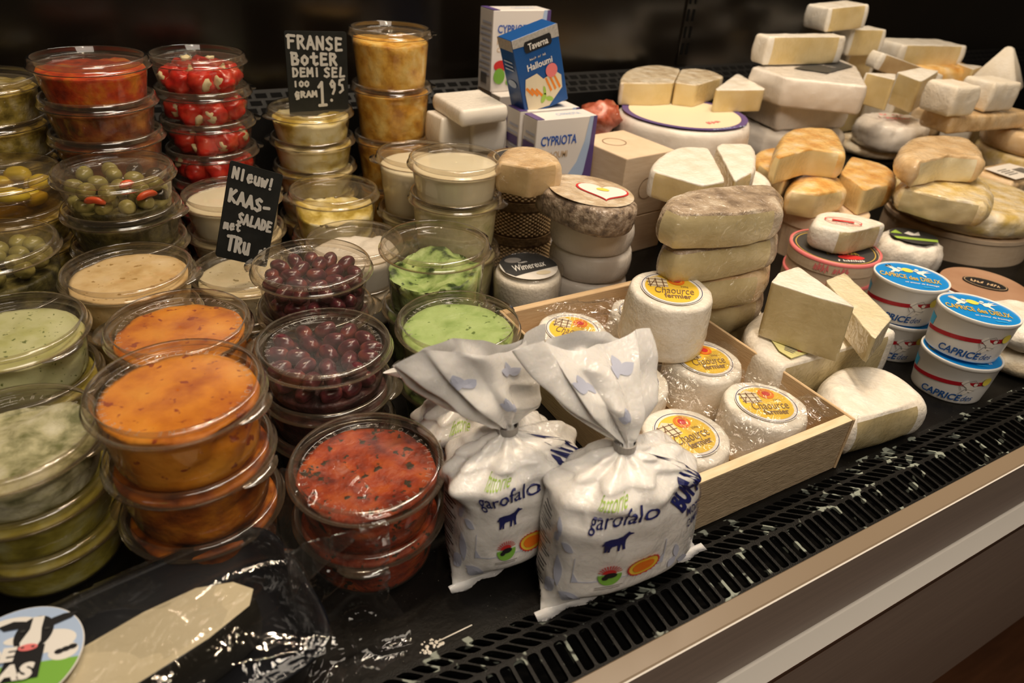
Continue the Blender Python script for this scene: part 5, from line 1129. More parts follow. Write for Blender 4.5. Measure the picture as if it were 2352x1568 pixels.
polys('grill_marks', [[(-wT * .40 + k * wT * .10, hT * (.36 - .03 * k)), (-wT * .36 + k * wT * .10, hT * (.38 - .03 * k)), (-wT * .24 + k * wT * .10, hT * (.26 - .03 * k)), (-wT * .28 + k * wT * .10, hT * (.24 - .03 * k))] for k in range(3)] + [[(wT * (.05 + .1 * k), hT * (.40 - .01 * k)), (wT * (.09 + .1 * k), hT * (.40 - .01 * k)), (wT * (.17 + .1 * k), hT * (.22 - .0 * k)), (wT * (.13 + .1 * k), hT * (.20 - .0 * k))] for k in range(3)], M['ink_orange'], g0(.0014), bl)
polys('herb_picture', [ell(-wT * .05, hT * .16, wT * .10, hT * .035, 14, rot=.9), ell(wT * .08, hT * .12, wT * .09, hT * .03, 14, rot=-.5), ell(wT * .0, hT * .25, wT * .03, hT * .06, 14)], M['ink_lime'], g0(.0017), bl)
polys('orange_seal', [ell(wT * .22, hT * .47, wT * .13, wT * .13, 24)], M['ink_pink'], g0(.0019), bl)
polys('side_lettering', [[(-dT * .3, hT * (.60 + .05 * k)), (dT * .3, hT * (.60 + .05 * k)), (dT * .3, hT * (.62 + .05 * k)), (-dT * .3, hT * (.62 + .05 * k))] for k in range(3)] + [ell(0, hT * .42, dT * .3, hT * .05)], M['ink_palebl'], lambda y, z: Vector((-wT / 2 - .0009, y, z)), bl)
# ------------------------------------------------------------------ wooden crate of small round cheeses
CX0, CX1, CY0, CY1, CH = 0.335, 0.541, 0.268, 0.573, 0.060
cr = thing('wooden_crate', 'open pale poplar crate holding small round white cheeses', 'crate', (CX0, CY0, 0.0))
cw, cdp = CX1 - CX0, CY1 - CY0
def plank(nm, x0, x1, y0, y1, z0, z1, m, bev=.0008): return rbox(nm, x1 - x0, y1 - y0, z1 - z0, m, cr, bev, ((x0 + x1) / 2, (y0 + y1) / 2, z0), 1)
plank('front_panel', 0.0032, cw - 0.0032, 0.0012, 0.0100, 0.0, CH - .0022, M['wood_rough'])
plank('front_top_edge', 0.0032, cw - 0.0032, 0.0012, 0.0100, CH - .0021, CH - .0012, M['wood_end'], 0)
plank('back_panel', 0.0032, cw - 0.0032, cdp - 0.009, cdp, 0.0, CH, M['wood_x'])
plank('side_panel', 0.0, 0.0030, 0.0, cdp, 0.0, CH, M['wood_y'])
plank('side_panel', cw - 0.0030, cw, 0.0, cdp, 0.0, CH, M['wood_y'])
plank('floor_panel', 0.0032, cw - 0.0032, 0.0102, cdp - 0.0092, 0.001, 0.004, M['wood_x'])
ink('ink_seal', (0.85, 0.20, 0.012))
def chaource(label, c, rb, rt, h, rz, seed, tilt=None):
    o = thing('chaource_cheese', label, 'cheese', c, rz, 'small round labelled cheeses in the crate', tilt)
    n = 56; vs, fs = [], []; off = Vector((seed * 3.3, seed, 0))
    prof = [(rb - .003, 0), (rb, .003)] + [(rb + (rt - rb) * k / 8 + .0012 * math.sin(PI * k / 8), .003 + (h - .007) * k / 8) for k in range(1, 9)] + [(rt - .0012, h - .0012), (rt - .004, h), (rt * .8, h - .0006), (rt * .5, h - .0006), (rt * .2, h - .0006)]
    for (r, z) in prof:
        for k in range(n):
            a = 2 * PI * k / n; p = Vector((r * math.cos(a), r * math.sin(a), z)); w = noise.noise(p * 90 + off) * .0011 + noise.noise(p * 30 + off) * .0012
            vs.append(p + Vector((math.cos(a) * w, math.sin(a) * w, (.35 * w if z > h * .8 else 0))))
    m_ = len(prof)
    for i in range(m_ - 1):
        for k in range(n): fs.append((i * n + k, i * n + (k + 1) % n, (i + 1) * n + (k + 1) % n, (i + 1) * n + k))
    fs.append(tuple(range(n - 1, -1, -1))); fs.append(tuple((m_ - 1) * n + k for k in range(n)))
    mesh('rind', vs, fs, M['white_rind'], o)
    z = h + .0008
    mp = lambda e: (lambda x, y: Vector((x, y, z + e)))
    R = rt * .76
    polys('label', [ell(0, 0, R, R, 40)], M['paper_white'], mp(0), o)
    lb = o.children[-1]
    def art(nm, pl, mt, e): polys(nm, pl, M[mt], mp(e), lb)
    art('label_ring', ring2(0, 0, R * .97, R * .97, R * .022, 40), 'ink_navy', .0002)
    art('yellow_field', [ell(0, 0, R * .86, R * .86, 36)], 'ink_yellow', .0002)
    beams = []
    for k in range(3): beams.append([(R * (-.70 + .22 * k), R * .02), (R * (-.66 + .22 * k), R * .02), (R * (-.66 + .22 * k), R * .58), (R * (-.70 + .22 * k), R * .58)])
    for k in range(3): beams.append([(R * -.76, R * (.10 + .2 * k)), (R * -.10, R * (.10 + .2 * k)), (R * -.10, R * (.135 + .2 * k)), (R * -.76, R * (.135 + .2 * k))])
    beams.append([(R * -.72, R * .05), (R * -.68, R * .05), (R * -.44, R * .5), (R * -.48, R * .5)])
    art('house_walls', [[(-R * .72, R * .05), (-R * .1, R * .05), (-R * .1, R * .55), (-R * .4, R * .72), (-R * .72, R * .5)]], 'ink_cream', .0004)
    art('house_beams', beams, 'ink_brown', .0006)
    art('seal', [ell(R * .22, R * .48, R * .27, R * .27, 24)], 'ink_seal', .0006)
    art('seal_heart', [ell(R * .22, R * .48, R * .13, R * .13, 20)], 'ink_red', .0008)
    art('seal_ring', ring2(R * .22, R * .48, R * .18, R * .18, R * .02, 20), 'ink_yellow', .0009)  # yellow ring printed on the seal
    text('lettering', 'Chaource', R * 1.25, R * .40, R * .05, -R * .14, M['ink_brown'], mp(.0006), lb, 0, 0, .15)
    text('lettering', 'fermier', R * .85, R * .28, R * .10, -R * .48, M['ink_brown'], mp(.0006), lb, 0, 0.02)
    text('lettering', '250g', R * .25, R * .12, R * .42, -R * .30 + R * .42, M['ink_brown'], mp(.0006), lb)
    return o
GRP = 'small round labelled cheeses in the crate'
z0c = 0.0058; hc = 0.050
for (px, py, rz, lab, sd) in ((1330, 771, 20, 'labelled round cheese in the back left corner of the wooden crate', 1), (1420, 737, 35, 'round cheese at the crate back, mostly hidden by the raised one', 2),
                            (1608, 842, 48, 'labelled round cheese at the crate right side, under the raised one', 3), (1764, 944, 42, 'labelled round cheese in the front right corner of the wooden crate', 4),
                            (1577, 1000, 62, 'labelled round cheese in the front left corner of the wooden crate', 5), (1500, 872, 75, 'round cheese at the crate left side, half hidden by a bag', 6)):
    c = at(px, py, z0c + hc)
    if sd == 2: c.x, c.y = 0.486, 0.508
    if sd == 4: c.x, c.y = 0.4845, 0.3235
    if sd == 5: c.y += .002
    if sd == 1: c.x, c.y = 0.391, 0.512
    if sd == 3: c.x, c.y = 0.484, 0.408
    if sd == 6: c.x, c.y = 0.390, 0.412
    chaource(lab, (c.x, c.y, z0c), 0.0400, 0.0385, hc, RR(rz - 62), sd, (RR((0, 3, -4, 3, -3, 2, 2)[sd]) * .5, RR(1.0)))
cu = at(1524, 655, 0.114)
chaource('raised labelled round cheese standing on others in the wooden crate', (0.462, 0.452, z0c + hc + .003), 0.0445, 0.0415, 0.062, RR(-30), 7, (RR(2), RR(1)))
# crumpled clear liner over the cheeses
vs, fs = [], []; nx, ny = 46, 64
for j in range(ny + 1):
    for i in range(nx + 1):
        x = 0.008 + (cw - 0.016) * i / nx; y = 0.014 + (cdp - 0.028) * j / ny; e = min(i, nx - i) / nx * 2
        p = Vector((x * 26, y * 26, 0)); r = 1 - abs(noise.noise(p)) * 2
        z = 0.0580 + 0.0045 * noise.noise(p * .6 + Vector((4, 2, 0))) + 0.0045 * max(0, r) ** 3
        q = Vector((CX0 + x, CY0 + y, 0)); dd = (Vector((0.462, 0.452, 0)) - q).length
        vs.append((x, y, z))
def keep(f):
    c = sum((Vector(vs[i]) for i in f), Vector()) / 4; d = (Vector((0.462 - CX0, 0.452 - CY0, 0)) - Vector((c.x, c.y, 0))).length
    return d > 0.052 and (noise.noise(Vector((c.x * 18, c.y * 18, 7))) > -0.12 or c.y < .05)
for j in range(ny):
    for i in range(nx):
        f = (j * (nx + 1) + i, j * (nx + 1) + i + 1, (j + 1) * (nx + 1) + i + 1, (j + 1) * (nx + 1) + i)
        if keep(f): fs.append(f)
ln = mesh('plastic_liner', vs, fs, M['film_thin']); ln.location = (CX0, CY0, 0)
tag(ln, 'crumpled clear plastic film lying over the cheeses in the crate', 'plastic film')
# ------------------------------------------------------------------ small tub with a black oval label next to the green creams
wm = at(1200, 640, 0.045)
wmt = thing('soft_cheese_tub', 'small clear tub with black Wimereux label, behind the crate', 'cheese tub', (0.4185, 0.6505, 0), RR(-8))
wh = 0.062; wr_ = 0.0430
v, f_ = lathe([(0.001, .001), (wr_ - .006, .001), (wr_ - .003, .004), (wr_ - .0015, wh - .012), (wr_ - .004, wh - .006), (0.001, wh - .006)], 48); mesh('white_cheese', v, f_, M['white_rind'], wmt)
v, f_ = lathe([(0.001, 0), (wr_ - .003, 0), (wr_ - .001, .003), (wr_, wh - .004), (wr_ + .001, wh), (wr_ - .001, wh + .002), (wr_ - .004, wh - .001), (0.001, wh - .0005)], 56); mesh('clear_shell', v, f_, M['tub'], wmt)
wmp = lambda e: (lambda x, y: Vector((x, y, wh + e)))
RL = wr_ - .007
polys('label', [ell(0, 0, RL, RL, 40)], M['paper_white'], wmp(.0006), wmt)
polys('black_field', [[(x, y) for x, y in ell(0, 0, RL, RL, 40, -.25, PI * .86)][:] + [(-RL * .95, -RL * .28), (-RL * .72, -RL * .62), (-RL * .3, -RL * .5)]], M['ink_charcoal'], wmp(.0009), wmt)
polys('emblem', [ell(-RL * .38, RL * .52, RL * .30, RL * .20, 24)], M['ink_grey'], wmp(.0011), wmt)
text('lettering', 'Wimereux', RL * 1.25, RL * .42, 0.0, -RL * .02, M['ink_white'], wmp(.0013), wmt, .12, 0.012, .25)
scribble('small_lettering', RL * .35, RL * .12, -RL * .1, RL * .28, M['ink_white'], wmp(.0013), wmt, .12, 8, 41)
polys('cheese_picture', [ell(RL * .30, -RL * .60, RL * .26, RL * .14)], M['ink_cream'], wmp(.0011), wmt)
# ------------------------------------------------------------------ tied white mozzarella bags
def lerp_rows(rows, z):
    for a, b in zip(rows[:-1], rows[1:]):
        if z <= b[0]:
            t = max(0, (z - a[0]) / (b[0] - a[0])); t = t * t * (3 - 2 * t) if a[6] else t
            return [p + (q - p) * t for p, q in zip(a, b)]
    return list(rows[-1])
def bag(label, base, rz, s, seed, flare, art=True, wid=1.0, turn=.42):
    """rows: z, half width, half depth, pleat depth, centre dx, centre dy, smooth, squareness"""
    fx, fy, fh, fw = flare
    R_ = [(0.0, .0735, .0030, 0, 0, -.016, 1, 2.0), (.006, .0710, .0150, 0, 0, -.011, 1, 2.0), (.020, .0670, .0350, .0, 0, -.003, 1, 2.4), (.045, .0640, .0360, .0, 0, 0, 1, 2.7), (.074, .0625, .0360, .01, 0, .002, 1, 2.7),
          (.092, .0570, .0335, .05, 0, .004, 1, 2.4), (.103, .0430, .0270, .12, 0, .006, 1, 2.1), (.109, .0200, .0150, .22, 0, .008, 1, 2.0), (.113, .0068, .0062, .16, 0, .009, 1, 2.0), (.117, .0070, .0064, .16, 0, .010, 1, 2.0),
          (.121, .0125 * fw, .0085, .26, fx * .06, .010 + fy * .05, 0, 2.0), (.116 + fh * .35, .0310 * fw, .0110, .24, fx * .30, .010 + fy * .3, 0, 2.0), (.116 + fh * .7, .0490 * fw, .0100, .16, fx * .68, .010 + fy * .68, 0, 2.0), (.116 + fh, .0600 * fw, .0060, .10, fx, .010 + fy, 0, 2.0)]
    R_ = [[r[0] * s, r[1] * s * (wid if r[0] < .08 else 1), r[2] * s, r[3], r[4] * s, r[5] * s, r[6], r[7]] for r in R_]
    off = Vector((seed * 4.1, seed * 2.3, seed * 6.7)); kk = 9
    def P(th, z, e=0.0):
        z0, a, b, pl, dx, dy, _, q = lerp_rows(R_, z)
        c, sn = math.cos(th), math.sin(th)
        x = a * math.copysign(abs(c) ** (2 / q), c); y = b * math.copysign(abs(sn) ** (2 / q), sn)
        w = 1 + pl * (math.sin(kk * th + seed) + .6 * math.sin(5 * th + 2 * seed + z * 60))
        d = Vector((x, y, 0)); p = d * w
        nn = Vector((c / max(a, .004), sn / max(b, .004), 0)).normalized()
        h1 = noise.noise(Vector((x * 45, y * 45, z * 45)) + off); h2 = abs(noise.noise(Vector((x * 24, y * 24, z * 30)) + off * 2))
        k = (.0013 if z < .09 * s else .0040) * s
        if z < .004 * s: k *= .3
        p += nn * (k * h1 + (.002 * s if z < .085 * s else .010 * s) * (.25 - h2) + e)
        zz = z
        if z > .118 * s: zz += (.006 * math.sin(3 * th + seed) + .004 * noise.noise(Vector((c * 2, sn * 2, 3)) + off)) * s * (z / s - .118) / .06 - x * .12
        return Vector((p.x + dx, p.y + dy, zz))
    t = thing('mozzarella_bag', label, 'bag', base, rz, 'tied mozzarella bags')
    zs = [0, .002, .005, .009, .014, .02, .028, .036, .045, .054, .062, .07, .077, .084, .090, .095, .099, .102, .105, .107, .109, .111, .113, .115, .117, .119, .121] + [.121 + (fh - .005) * k / 18 for k in range(1, 19)]
    n = 220; vs, fs = [], []
    zs = [zs[0]] + [a_ + (b_ - a_) * q_ / 2 for a_, b_ in zip(zs[:-1], zs[1:]) for q_ in (1, 2)]
    for z in zs:
        for k in range(n): vs.append(P(2 * PI * k / n, z * s))
    for i in range(len(zs) - 1):
        for k in range(n): fs.append((i * n + k, i * n + (k + 1) % n, (i + 1) * n + (k + 1) % n, (i + 1) * n + k))
    mesh('bag_film', vs, fs, M['bag'], t)
    # sealed tab along the bottom seam
    tv = []
    for k in range(25):
        x = (-.079 + .158 * k / 24) * s * wid; w = .0016 * math.sin(k * 1.3 + seed)
        tv += [(x, -.0165 * s, .0022), (x * 1.01, (-.0245) * s + w, .0010), (x, -.0160 * s, .0012)]
    mesh('bottom_seal', tv, [(k * 3, k * 3 + 1, k * 3 + 4, k * 3 + 3) for k in range(24)] + [(k * 3 + 1, k * 3 + 2, k * 3 + 5, k * 3 + 4) for k in range(24)], M['bag'], t)
    # metal clip round the neck
    v, f_ = lathe([(.0074 * s, -.0030 * s), (.0084 * s, -.0030 * s), (.0084 * s, .0030 * s), (.0074 * s, .0030 * s)], 20)
    cp = mesh('clip', [(a, b + .0095 * s, c + .115 * s) for a, b, c in v], f_, M['clip'], t, smooth=False)
    if art:
        AE = .062 * s
        def fn(x, y, e=.0011): return P(-PI / 2 - turn + x / AE, y, e)
        def pr(nm, pl, m, e=.0007, cuts=2): return polys(nm, pl, M[m], lambda x, y: fn(x, y, e), t, cuts)
        def tx(nm, st, w, h, x, y, m, rot=0, bold=0, shear=0, cuts=1): return text(nm, st, w * s, h * s, x * s, y * s, M[m], fn, t, rot, bold, shear, cuts)
        tx('lettering', 'fattorie', .026, .0075, -.008, .0990, 'ink_lime', 0, .0)
        tx('brand_lettering', 'garofalo', .054, .0160, .002, .0865, 'ink_navy', 0, .004)
        tx('big_lettering', 'BUFALA', .050, .017, .066, .0930, 'ink_navy', .55, .05)
        tx('side_lettering', 'MOZZARELLA', .040, .0085, .074, .0740, 'ink_navy', .12, .012)
        tx('side_lettering', 'CAMPANA DOP', .040, .0085, .076, .0620, 'ink_navy', .12, .012)
        cow = [(-10, 3), (-9, 5.5), (-5, 6.2), (0, 5.6), (4, 6.4), (6, 8.2), (7.4, 9.6), (8.2, 8.6), (10.4, 7.6), (10.6, 6.6), (8.4, 6.0), (7.4, 4.6), (6.2, 2.0), (6.0, -2.5), (6.4, -6), (4.6, -6), (4.2, -2), (3.2, -.6), (2.4, -6), (.9, -6), (1.0, -1), (-3.2, -1), (-4.2, -2.5), (-4.4, -6), (-6.0, -6), (-5.8, -2.4), (-7.0, -6), (-8.6, -6), (-8.4, -1.5), (-9.2, 2), (-10.4, .5), (-10.9, 3.0)]
        pr('cow_emblem', [[(x * .00118 * s + .004 * s, y * .00098 * s + .0680 * s) for x, y in cow]], 'ink_navy', .0012, 1)
        leaf = lambda cx, cy, l, w, r: [(cx + (l * u) * math.cos(r) - (w * math.sin(PI * u) * sg) * math.sin(r), cy + (l * u) * math.sin(r) + (w * math.sin(PI * u) * sg) * math.cos(r)) for sg in (1, -1) for u in ([k / 8 for k in range(9)] if sg == 1 else [1 - k / 8 for k in range(1, 8)])]
        for nm, (lx, ly, k_) in (('leaf_print', (-.046, .026, 1.0)), ('leaf_print', (-.052, .070, .55)), ('leaf_print', (.052, .030, .55))):
            pr(nm, [leaf(lx * s, (ly - .004) * s, .030 * k_ * s, .0065 * k_ * s, -.35), leaf((lx - .002) * s, ly * s, .028 * k_ * s, .0055 * k_ * s, 1.85), leaf((lx - .018 * k_) * s, (ly - .010 * k_) * s, .018 * k_ * s, .007 * k_ * s, .9)], 'ink_lilac', .0009, 2)
        fr_ = [[(-.034, .0330), (.036, .0330), (.036, .0338), (-.034, .0338)], [(-.034, .0330), (-.0332, .0330), (-.0332, .056), (-.034, .056)], [(.0352, .0330), (.036, .0330), (.036, .056), (.0352, .056)],
               [(-.034, .0335), (-.026, .0335), (-.0338, .042)], [(.036, .0335), (.028, .0335), (.0358, .042)]]
        pr('lower_frame_print', [[(a * s, b * s) for a, b in q] for q in fr_], 'ink_lilac', .0009, 3)
        E_ = lambda x, y, r, q=None, a0=0, a1=2 * PI: ell(x * s, y * s, r * s, (q or r) * s, 20, a0, a1)
        sx, sy = .002, .0380
        rays = [[((sx + .0060 * math.cos(a - .07)) * s, (sy + .002 + .0050 * math.sin(a - .07)) * s), ((sx + .0100 * math.cos(a - .05)) * s, (sy + .002 + .0088 * math.sin(a - .05)) * s), ((sx + .0100 * math.cos(a + .05)) * s, (sy + .002 + .0088 * math.sin(a + .05)) * s), ((sx + .0060 * math.cos(a + .07)) * s, (sy + .002 + .0050 * math.sin(a + .07)) * s)] for a in [.25 + k * (PI - .5) / 10 for k in range(11)]]
        pr('green_seal', [E_(sx, sy, .0098, .0090, PI - .1, 2 * PI + .1)], 'ink_green', .0011, 2)
        pr('sun_rays', rays + [E_(sx, sy + .002, .0058, .0046, 0, PI)], 'ink_red', .0014, 1)
        pr('seal_animal', [E_(sx + .001, sy + .0005, .0052, .0026), E_(sx - .0035, sy - .0015, .0028, .002)], 'ink_black', .0016, 1)
        gx, gy = .024, .0390
        teeth = [[((gx + .0078 * math.cos(a - .1)) * s, (gy + .0078 * math.sin(a - .1)) * s), ((gx + .0091 * math.cos(a)) * s, (gy + .0091 * math.sin(a)) * s), ((gx + .0078 * math.cos(a + .1)) * s, (gy + .0078 * math.sin(a + .1)) * s)] for a in [k * 2 * PI / 24 for k in range(24)]]
        pr('gold_seal', [E_(gx, gy, .0079)] , 'ink_yellow', .0011, 2)
        pr('seal_edge', teeth + [[(p[0] * s + gx * s, p[1] * s + gy * s) for p in q] for q in ring2(0, 0, .0082, .0082, .0008, 24)], 'ink_red', .0013, 1)
        pr('seal_centre', [E_(gx, gy, .0050)], 'ink_seal', .0015, 2)
        pr('fine_print', [[((-.010 + .0 * k) * s, (.0265 - .0016 * k) * s + .001), ((.012 - .002 * k) * s, (.0265 - .0016 * k) * s + .001), ((.012 - .002 * k) * s, (.0273 - .0016 * k) * s + .001), (-.010 * s, (.0273 - .0016 * k) * s + .001)] for k in range(2)], 'ink_grey', .0012, 2)
        random.seed(seed)
        ln_ = []
        for k in range(26):
            if k % 4 == 3: continue
            y = .082 - k * .0029; l = random.uniform(.012, .018)
            ln_.append([(-.084 * s, y * s), ((-.084 + l) * s, (y - .0006) * s), ((-.084 + l) * s, (y + .0006) * s), (-.084 * s, (y + .0012) * s)])
        pr('text_block', ln_, 'ink_black', .0012, 2)
    # leaf prints on the flared top, front side
    FZ = .116 + fh * .62
    fl = lambda cx, r: [(cx + .010 * math.cos(r) * u - .0035 * math.sin(PI * u) * sg * math.sin(r), .010 * math.sin(r) * u + .0035 * math.sin(PI * u) * sg * math.cos(r)) for sg in (1, -1) for u in ([k / 6 for k in range(7)] if sg == 1 else [1 - k / 6 for k in range(1, 6)])]
    for (th0, zz) in ((-PI / 2 - .5, FZ), (-PI / 2 + .45, FZ + .008), (-PI / 2 + .1, FZ - .018)):
        pl = [fl(0, .3), fl(0, 1.6), fl(0, 2.8)]
        polys('leaf_print', pl, M['ink_lilac'], lambda x, y: P(th0 + x / .045, (zz + y) * s, .0008), t, 1)
    return t
bag('white mozzarella bag standing foremost, its whole front print in view', (.2770, .2745, 0), RR(-2), 1.0, 3, (-.014, .046, .064, .86))
bag('white mozzarella bag in the middle, partly behind the foremost one', (.2120, .3300, 0), RR(4), .98, 8, (-.022, .020, .066, .95), wid=.80)
bag('white mozzarella bag at the back, tucked beside the red pesto stack', (.2125, .4020, 0), RR(12), .90, 5, (-.034, .006, .034, .62), wid=.52)
# ------------------------------------------------------------------ oval white tubs with blue lids
CA, CB, CHT = 0.0415, 0.0375, 0.0495
def caprice(label, c, rz, tilt=None):
    t = thing('oval_cheese_tub', label, 'cheese tub', c, rz, 'oval tubs with blue lids', tilt)
    n = 72
    def oval(a, b, z):
        return [(a * math.copysign(abs(math.cos(k * 2 * PI / n)) ** 1.06, math.cos(k * 2 * PI / n)), b * math.copysign(abs(math.sin(k * 2 * PI / n)) ** 1.0, math.sin(k * 2 * PI / n)), z) for k in range(n)]
    rows = [(.86, 0), (.872, .0012), (.88, .004), (.93, .020), (.975, CHT - .005), (.985, CHT - .0045), (1.0, CHT - .004), (1.0, CHT - .0006), (.993, CHT), (.955, CHT), (.945, CHT - .0012)]
    vs = [p for (k, z) in rows for p in oval(CA * k, CB * k, z)]; fs = []
    for i in range(len(rows) - 1):
        for k in range(n): fs.append((i * n + k, i * n + (k + 1) % n, (i + 1) * n + (k + 1) % n, (i + 1) * n + k))
    fs.append(tuple(range(n - 1, -1, -1)))
    mesh('tub_body', vs, fs, M['tub_white'], t)
    lid = mesh('blue_lid', oval(CA * .945, CB * .945, CHT - .0012), [tuple(range(n))], M['ink_sky'], t, smooth=False)
    mp = lambda e: (lambda x, y: Vector((x, y, CHT - .0012 + e)))
    def angel(cx, cy, f):
        cx *= .88
        w1 = [(cx, cy), (cx - f * .006, cy + .009), (cx - f * .003, cy + .0035), (cx - f * .010, cy + .007), (cx - f * .005, cy + .001), (cx - f * .012, cy + .003), (cx - f * .005, cy - .002)]
        return [ell(cx, cy - .003, .0038, .0058, 14, rot=f * .5), ell(cx + f * .004, cy + .0035, .0024, .0024, 12), w1, ell(cx + f * .005, cy - .002, .0042, .0014, 10, rot=f * .6), ell(cx - f * .003, cy - .009, .0016, .0050, 10, rot=-f * .6)]
    polys('white_angels', angel(-.019, .014, 1) + angel(.012, .019, -1), M['ink_white'], mp(.0005), lid, 0, UPZ)
    polys('yellow_dot', [ell(-.004, .016, .0066, .0058, 22)], M['ink_lemon'], mp(.0006), lid)
    text('gold_lettering', 'CAPRICE des DIEUX', .066, .0115, -.002, -.004, M['ink_gold'], mp(.0006), lid, .10, .02)
    text('white_lettering', 'un amour de fromage', .036, .0050, .010, -.0165, M['ink_white'], mp(.0006), lid, .14, .01, .25)
    polys('cyan_swash', [[(.010, -.0235), (.024, -.0205), (.022, -.0225), (.012, -.0250)]], M['ink_cyan'], mp(.0006), lid)
    def side(x, z, e=.0005):
        th = -PI / 2 + x / .0385; k = (.88 + .095 * (z / (CHT - .004))) ; a, b = CA * k + e, CB * k + e
        return Vector((a * math.cos(th), b * math.sin(th), z))
    strip = [[(-.060 + i * .0049, .0170 + .00062 * i), (-.060 + (i + 1) * .0049, .0170 + .00062 * (i + 1)), (-.060 + (i + 1) * .0049, .0215 + .00066 * (i + 1)), (-.060 + i * .0049, .0215 + .00066 * i)] for i in range(18)]
    polys('red_stripe', strip, M['ink_crimson'], side, t)
    polys('side_angel', [[(x * .9 + .013, y * .9 + .026) for x, y in q] for q in angel(0, 0, 1)], M['paper_white'], lambda x, z: side(x, z, .0009), t, 0)
    polys('side_angel_lines', stroke_quads([(.005, .020), (.002, .025), (.008, .032), (.014, .035), (.020, .030)], .0006) + stroke_quads([(.004, .014), (.008, .022), (.018, .021)], .0006), M['ink_grey'], lambda x, z: side(x, z, .0012), t)
    polys('side_yellow_dot', [ell(.028, .0330, .0052, .0054, 20)], M['ink_lemon'], lambda x, z: side(x, z, .0012), t)
    text('side_lettering', 'CAPRICE', .042, .0085, -.012, .0085, M['ink_royal'], side, t, .03, .025, .18, 1)
    text('side_lettering', 'des', .012, .0075, .0165, .0095, M['ink_royal'], side, t, .08, .0, .3, 1)
    polys('blue_corner', [[(-.064, .022), (-.052, .0235), (-.050, .034), (-.064, .036)]], M['ink_cyan'], side, t, 2)
    return t
AG = RR(-52)
ca = at(2197, 838, 0.0); pA = aty(2197, 833, 0.305)
caprice('lower oval blue-lidded tub of the stack nearest the slotted grille', (pA.x, pA.y, 0.0), AG)
pB = aty(2192, 735, 0.305)
caprice('upper oval blue-lidded tub of the stack nearest the slotted grille', (pA.x + .001, pA.y + .004, CHT + .0016), AG + RR(3), (RR(-2), RR(1.5)))
pC = aty(2087, 652, 0.392)
caprice('upper oval blue-lidded tub of the rear stack beside the pale wedges', (pC.x, pC.y, CHT + .0008), AG)
caprice('lower oval blue-lidded tub of the rear stack beside the pale wedges', (pC.x + .004, pC.y - .002, 0.0), AG - RR(2))
pD = aty(2168, 690, 0.40)
caprice('single oval blue-lidded tub squeezed between stacked tubs and brown tin', (pC.x + .088, pC.y + .004, 0.0), AG - RR(5))
# ------------------------------------------------------------------ shrink-wrapped wedge on a black tray, front left
T = [at(px, py, 0.050) for px, py in ((-60, 1420), (620, 1135), (735, 1470), (180, 1720))]
T = [p + Vector((0, -.018, 0)) for p in T]
tc = sum(T, Vector()) / 4; exv = (T[1] - T[0]).normalized(); ta = math.atan2(exv.y, exv.x)
tw_ = ((T[1] - T[0]).length + (T[2] - T[3]).length) / 2 * 1.05; td = ((T[3] - T[0]).length + (T[2] - T[1]).length) / 2
tr = thing('cheese_tray', 'black foam tray at the front left under a shrink-wrapped pale wedge', 'tray', (tc.x, tc.y, 0.0), ta)
n = 64
def rr_(a, b, z, r):
    out = []
    for k in range(n):
        an = 2 * PI * k / n; c, s_ = math.cos(an), math.sin(an); q = 5.0
        out.append((a * math.copysign(abs(c) ** (2 / q), c), b * math.copysign(abs(s_) ** (2 / q), s_), z))
    return out
A0, B0 = tw_ / 2, td / 2
rows = [(.80, 0), (.84, .001), (.95, .044), (.975, .047), (1.0, .0475), (1.0, .0495), (.97, .0500), (.945, .0480), (.85, .0220), (.80, .0205)]
vs = [p for (k, z) in rows for p in rr_(A0 - (1 - k) * .10, B0 - (1 - k) * .10, z, .02)]; fs = []
for i in range(len(rows) - 1):
    for k in range(n): fs.append((i * n + k, i * n + (k + 1) % n, (i + 1) * n + (k + 1) % n, (i + 1) * n + k))
fs.append(tuple(range(n - 1, -1, -1))); fs.append(tuple((len(rows) - 1) * n + k for k in range(n)))
mesh('tray_body', vs, fs, M['tray'], tr)
# the wedge: pale top, black waxed rim
gp = [(100, 1600, 'c'), (175, 1495, 'c'), (330, 1405, 'r'), (450, 1350, 'r'), (535, 1336, 'r'), (582, 1352, 'r'), (573, 1390, 'r'), (480, 1465, 'r'), (330, 1560, 'r'), (200, 1640, 'r')]
gw = cheese('gouda_wedge', 'pale yellow cheese piece with black rind on the front left tray', 'cheese', gp, 0.064, 0.043, 'wax_black', 'gouda', seed=90, rr=0.004, amp=0.0004)
gpts = [at(px, py, 0.0648) - gw.location for px, py, _ in gp]
mesh('pale_top', [p for p in gpts], [tuple(range(len(gpts)))], M['gouda'], gw, smooth=False)
# round cow sticker lying on the film
sc_c = at(30, 1515, 0.072); sr = (at(186, 1500, 0.072) - sc_c).length
stk = thing('round_sticker', 'round sticker picturing a cow, on the film of the front left tray', 'sticker', sc_c)
rtv = at(130, 1500, 0.072) - at(30, 1515, 0.072); ra = math.atan2(rtv.y, rtv.x)
upv = at(30, 1415, .072) - at(30, 1515, .052)
sx_, sy_ = Vector((math.cos(ra), math.sin(ra), 0)), Vector((-math.sin(ra), math.cos(ra), 0))
sm_ = lambda e: (lambda x, y: sx_ * (x * sr) + sy_ * (y * sr) + UPZ * e)
v, f_ = lathe([(.001, -.0006), (sr, -.0006), (sr, 0), (.001, 0)], 64); mesh('paper_disc', v, f_, M['ink_white'], stk, smooth=False)
def cl_(poly_): # clip to the disc
    return [(x, y) if math.hypot(x, y) < .985 else (x / math.hypot(x, y) * .985, y / math.hypot(x, y) * .985) for x, y in poly_]
polys('sky_picture', [ell(0, 0, .985, .985, 48, -.15, PI + .15)], M['ink_palebl'], sm_(.0003), stk)
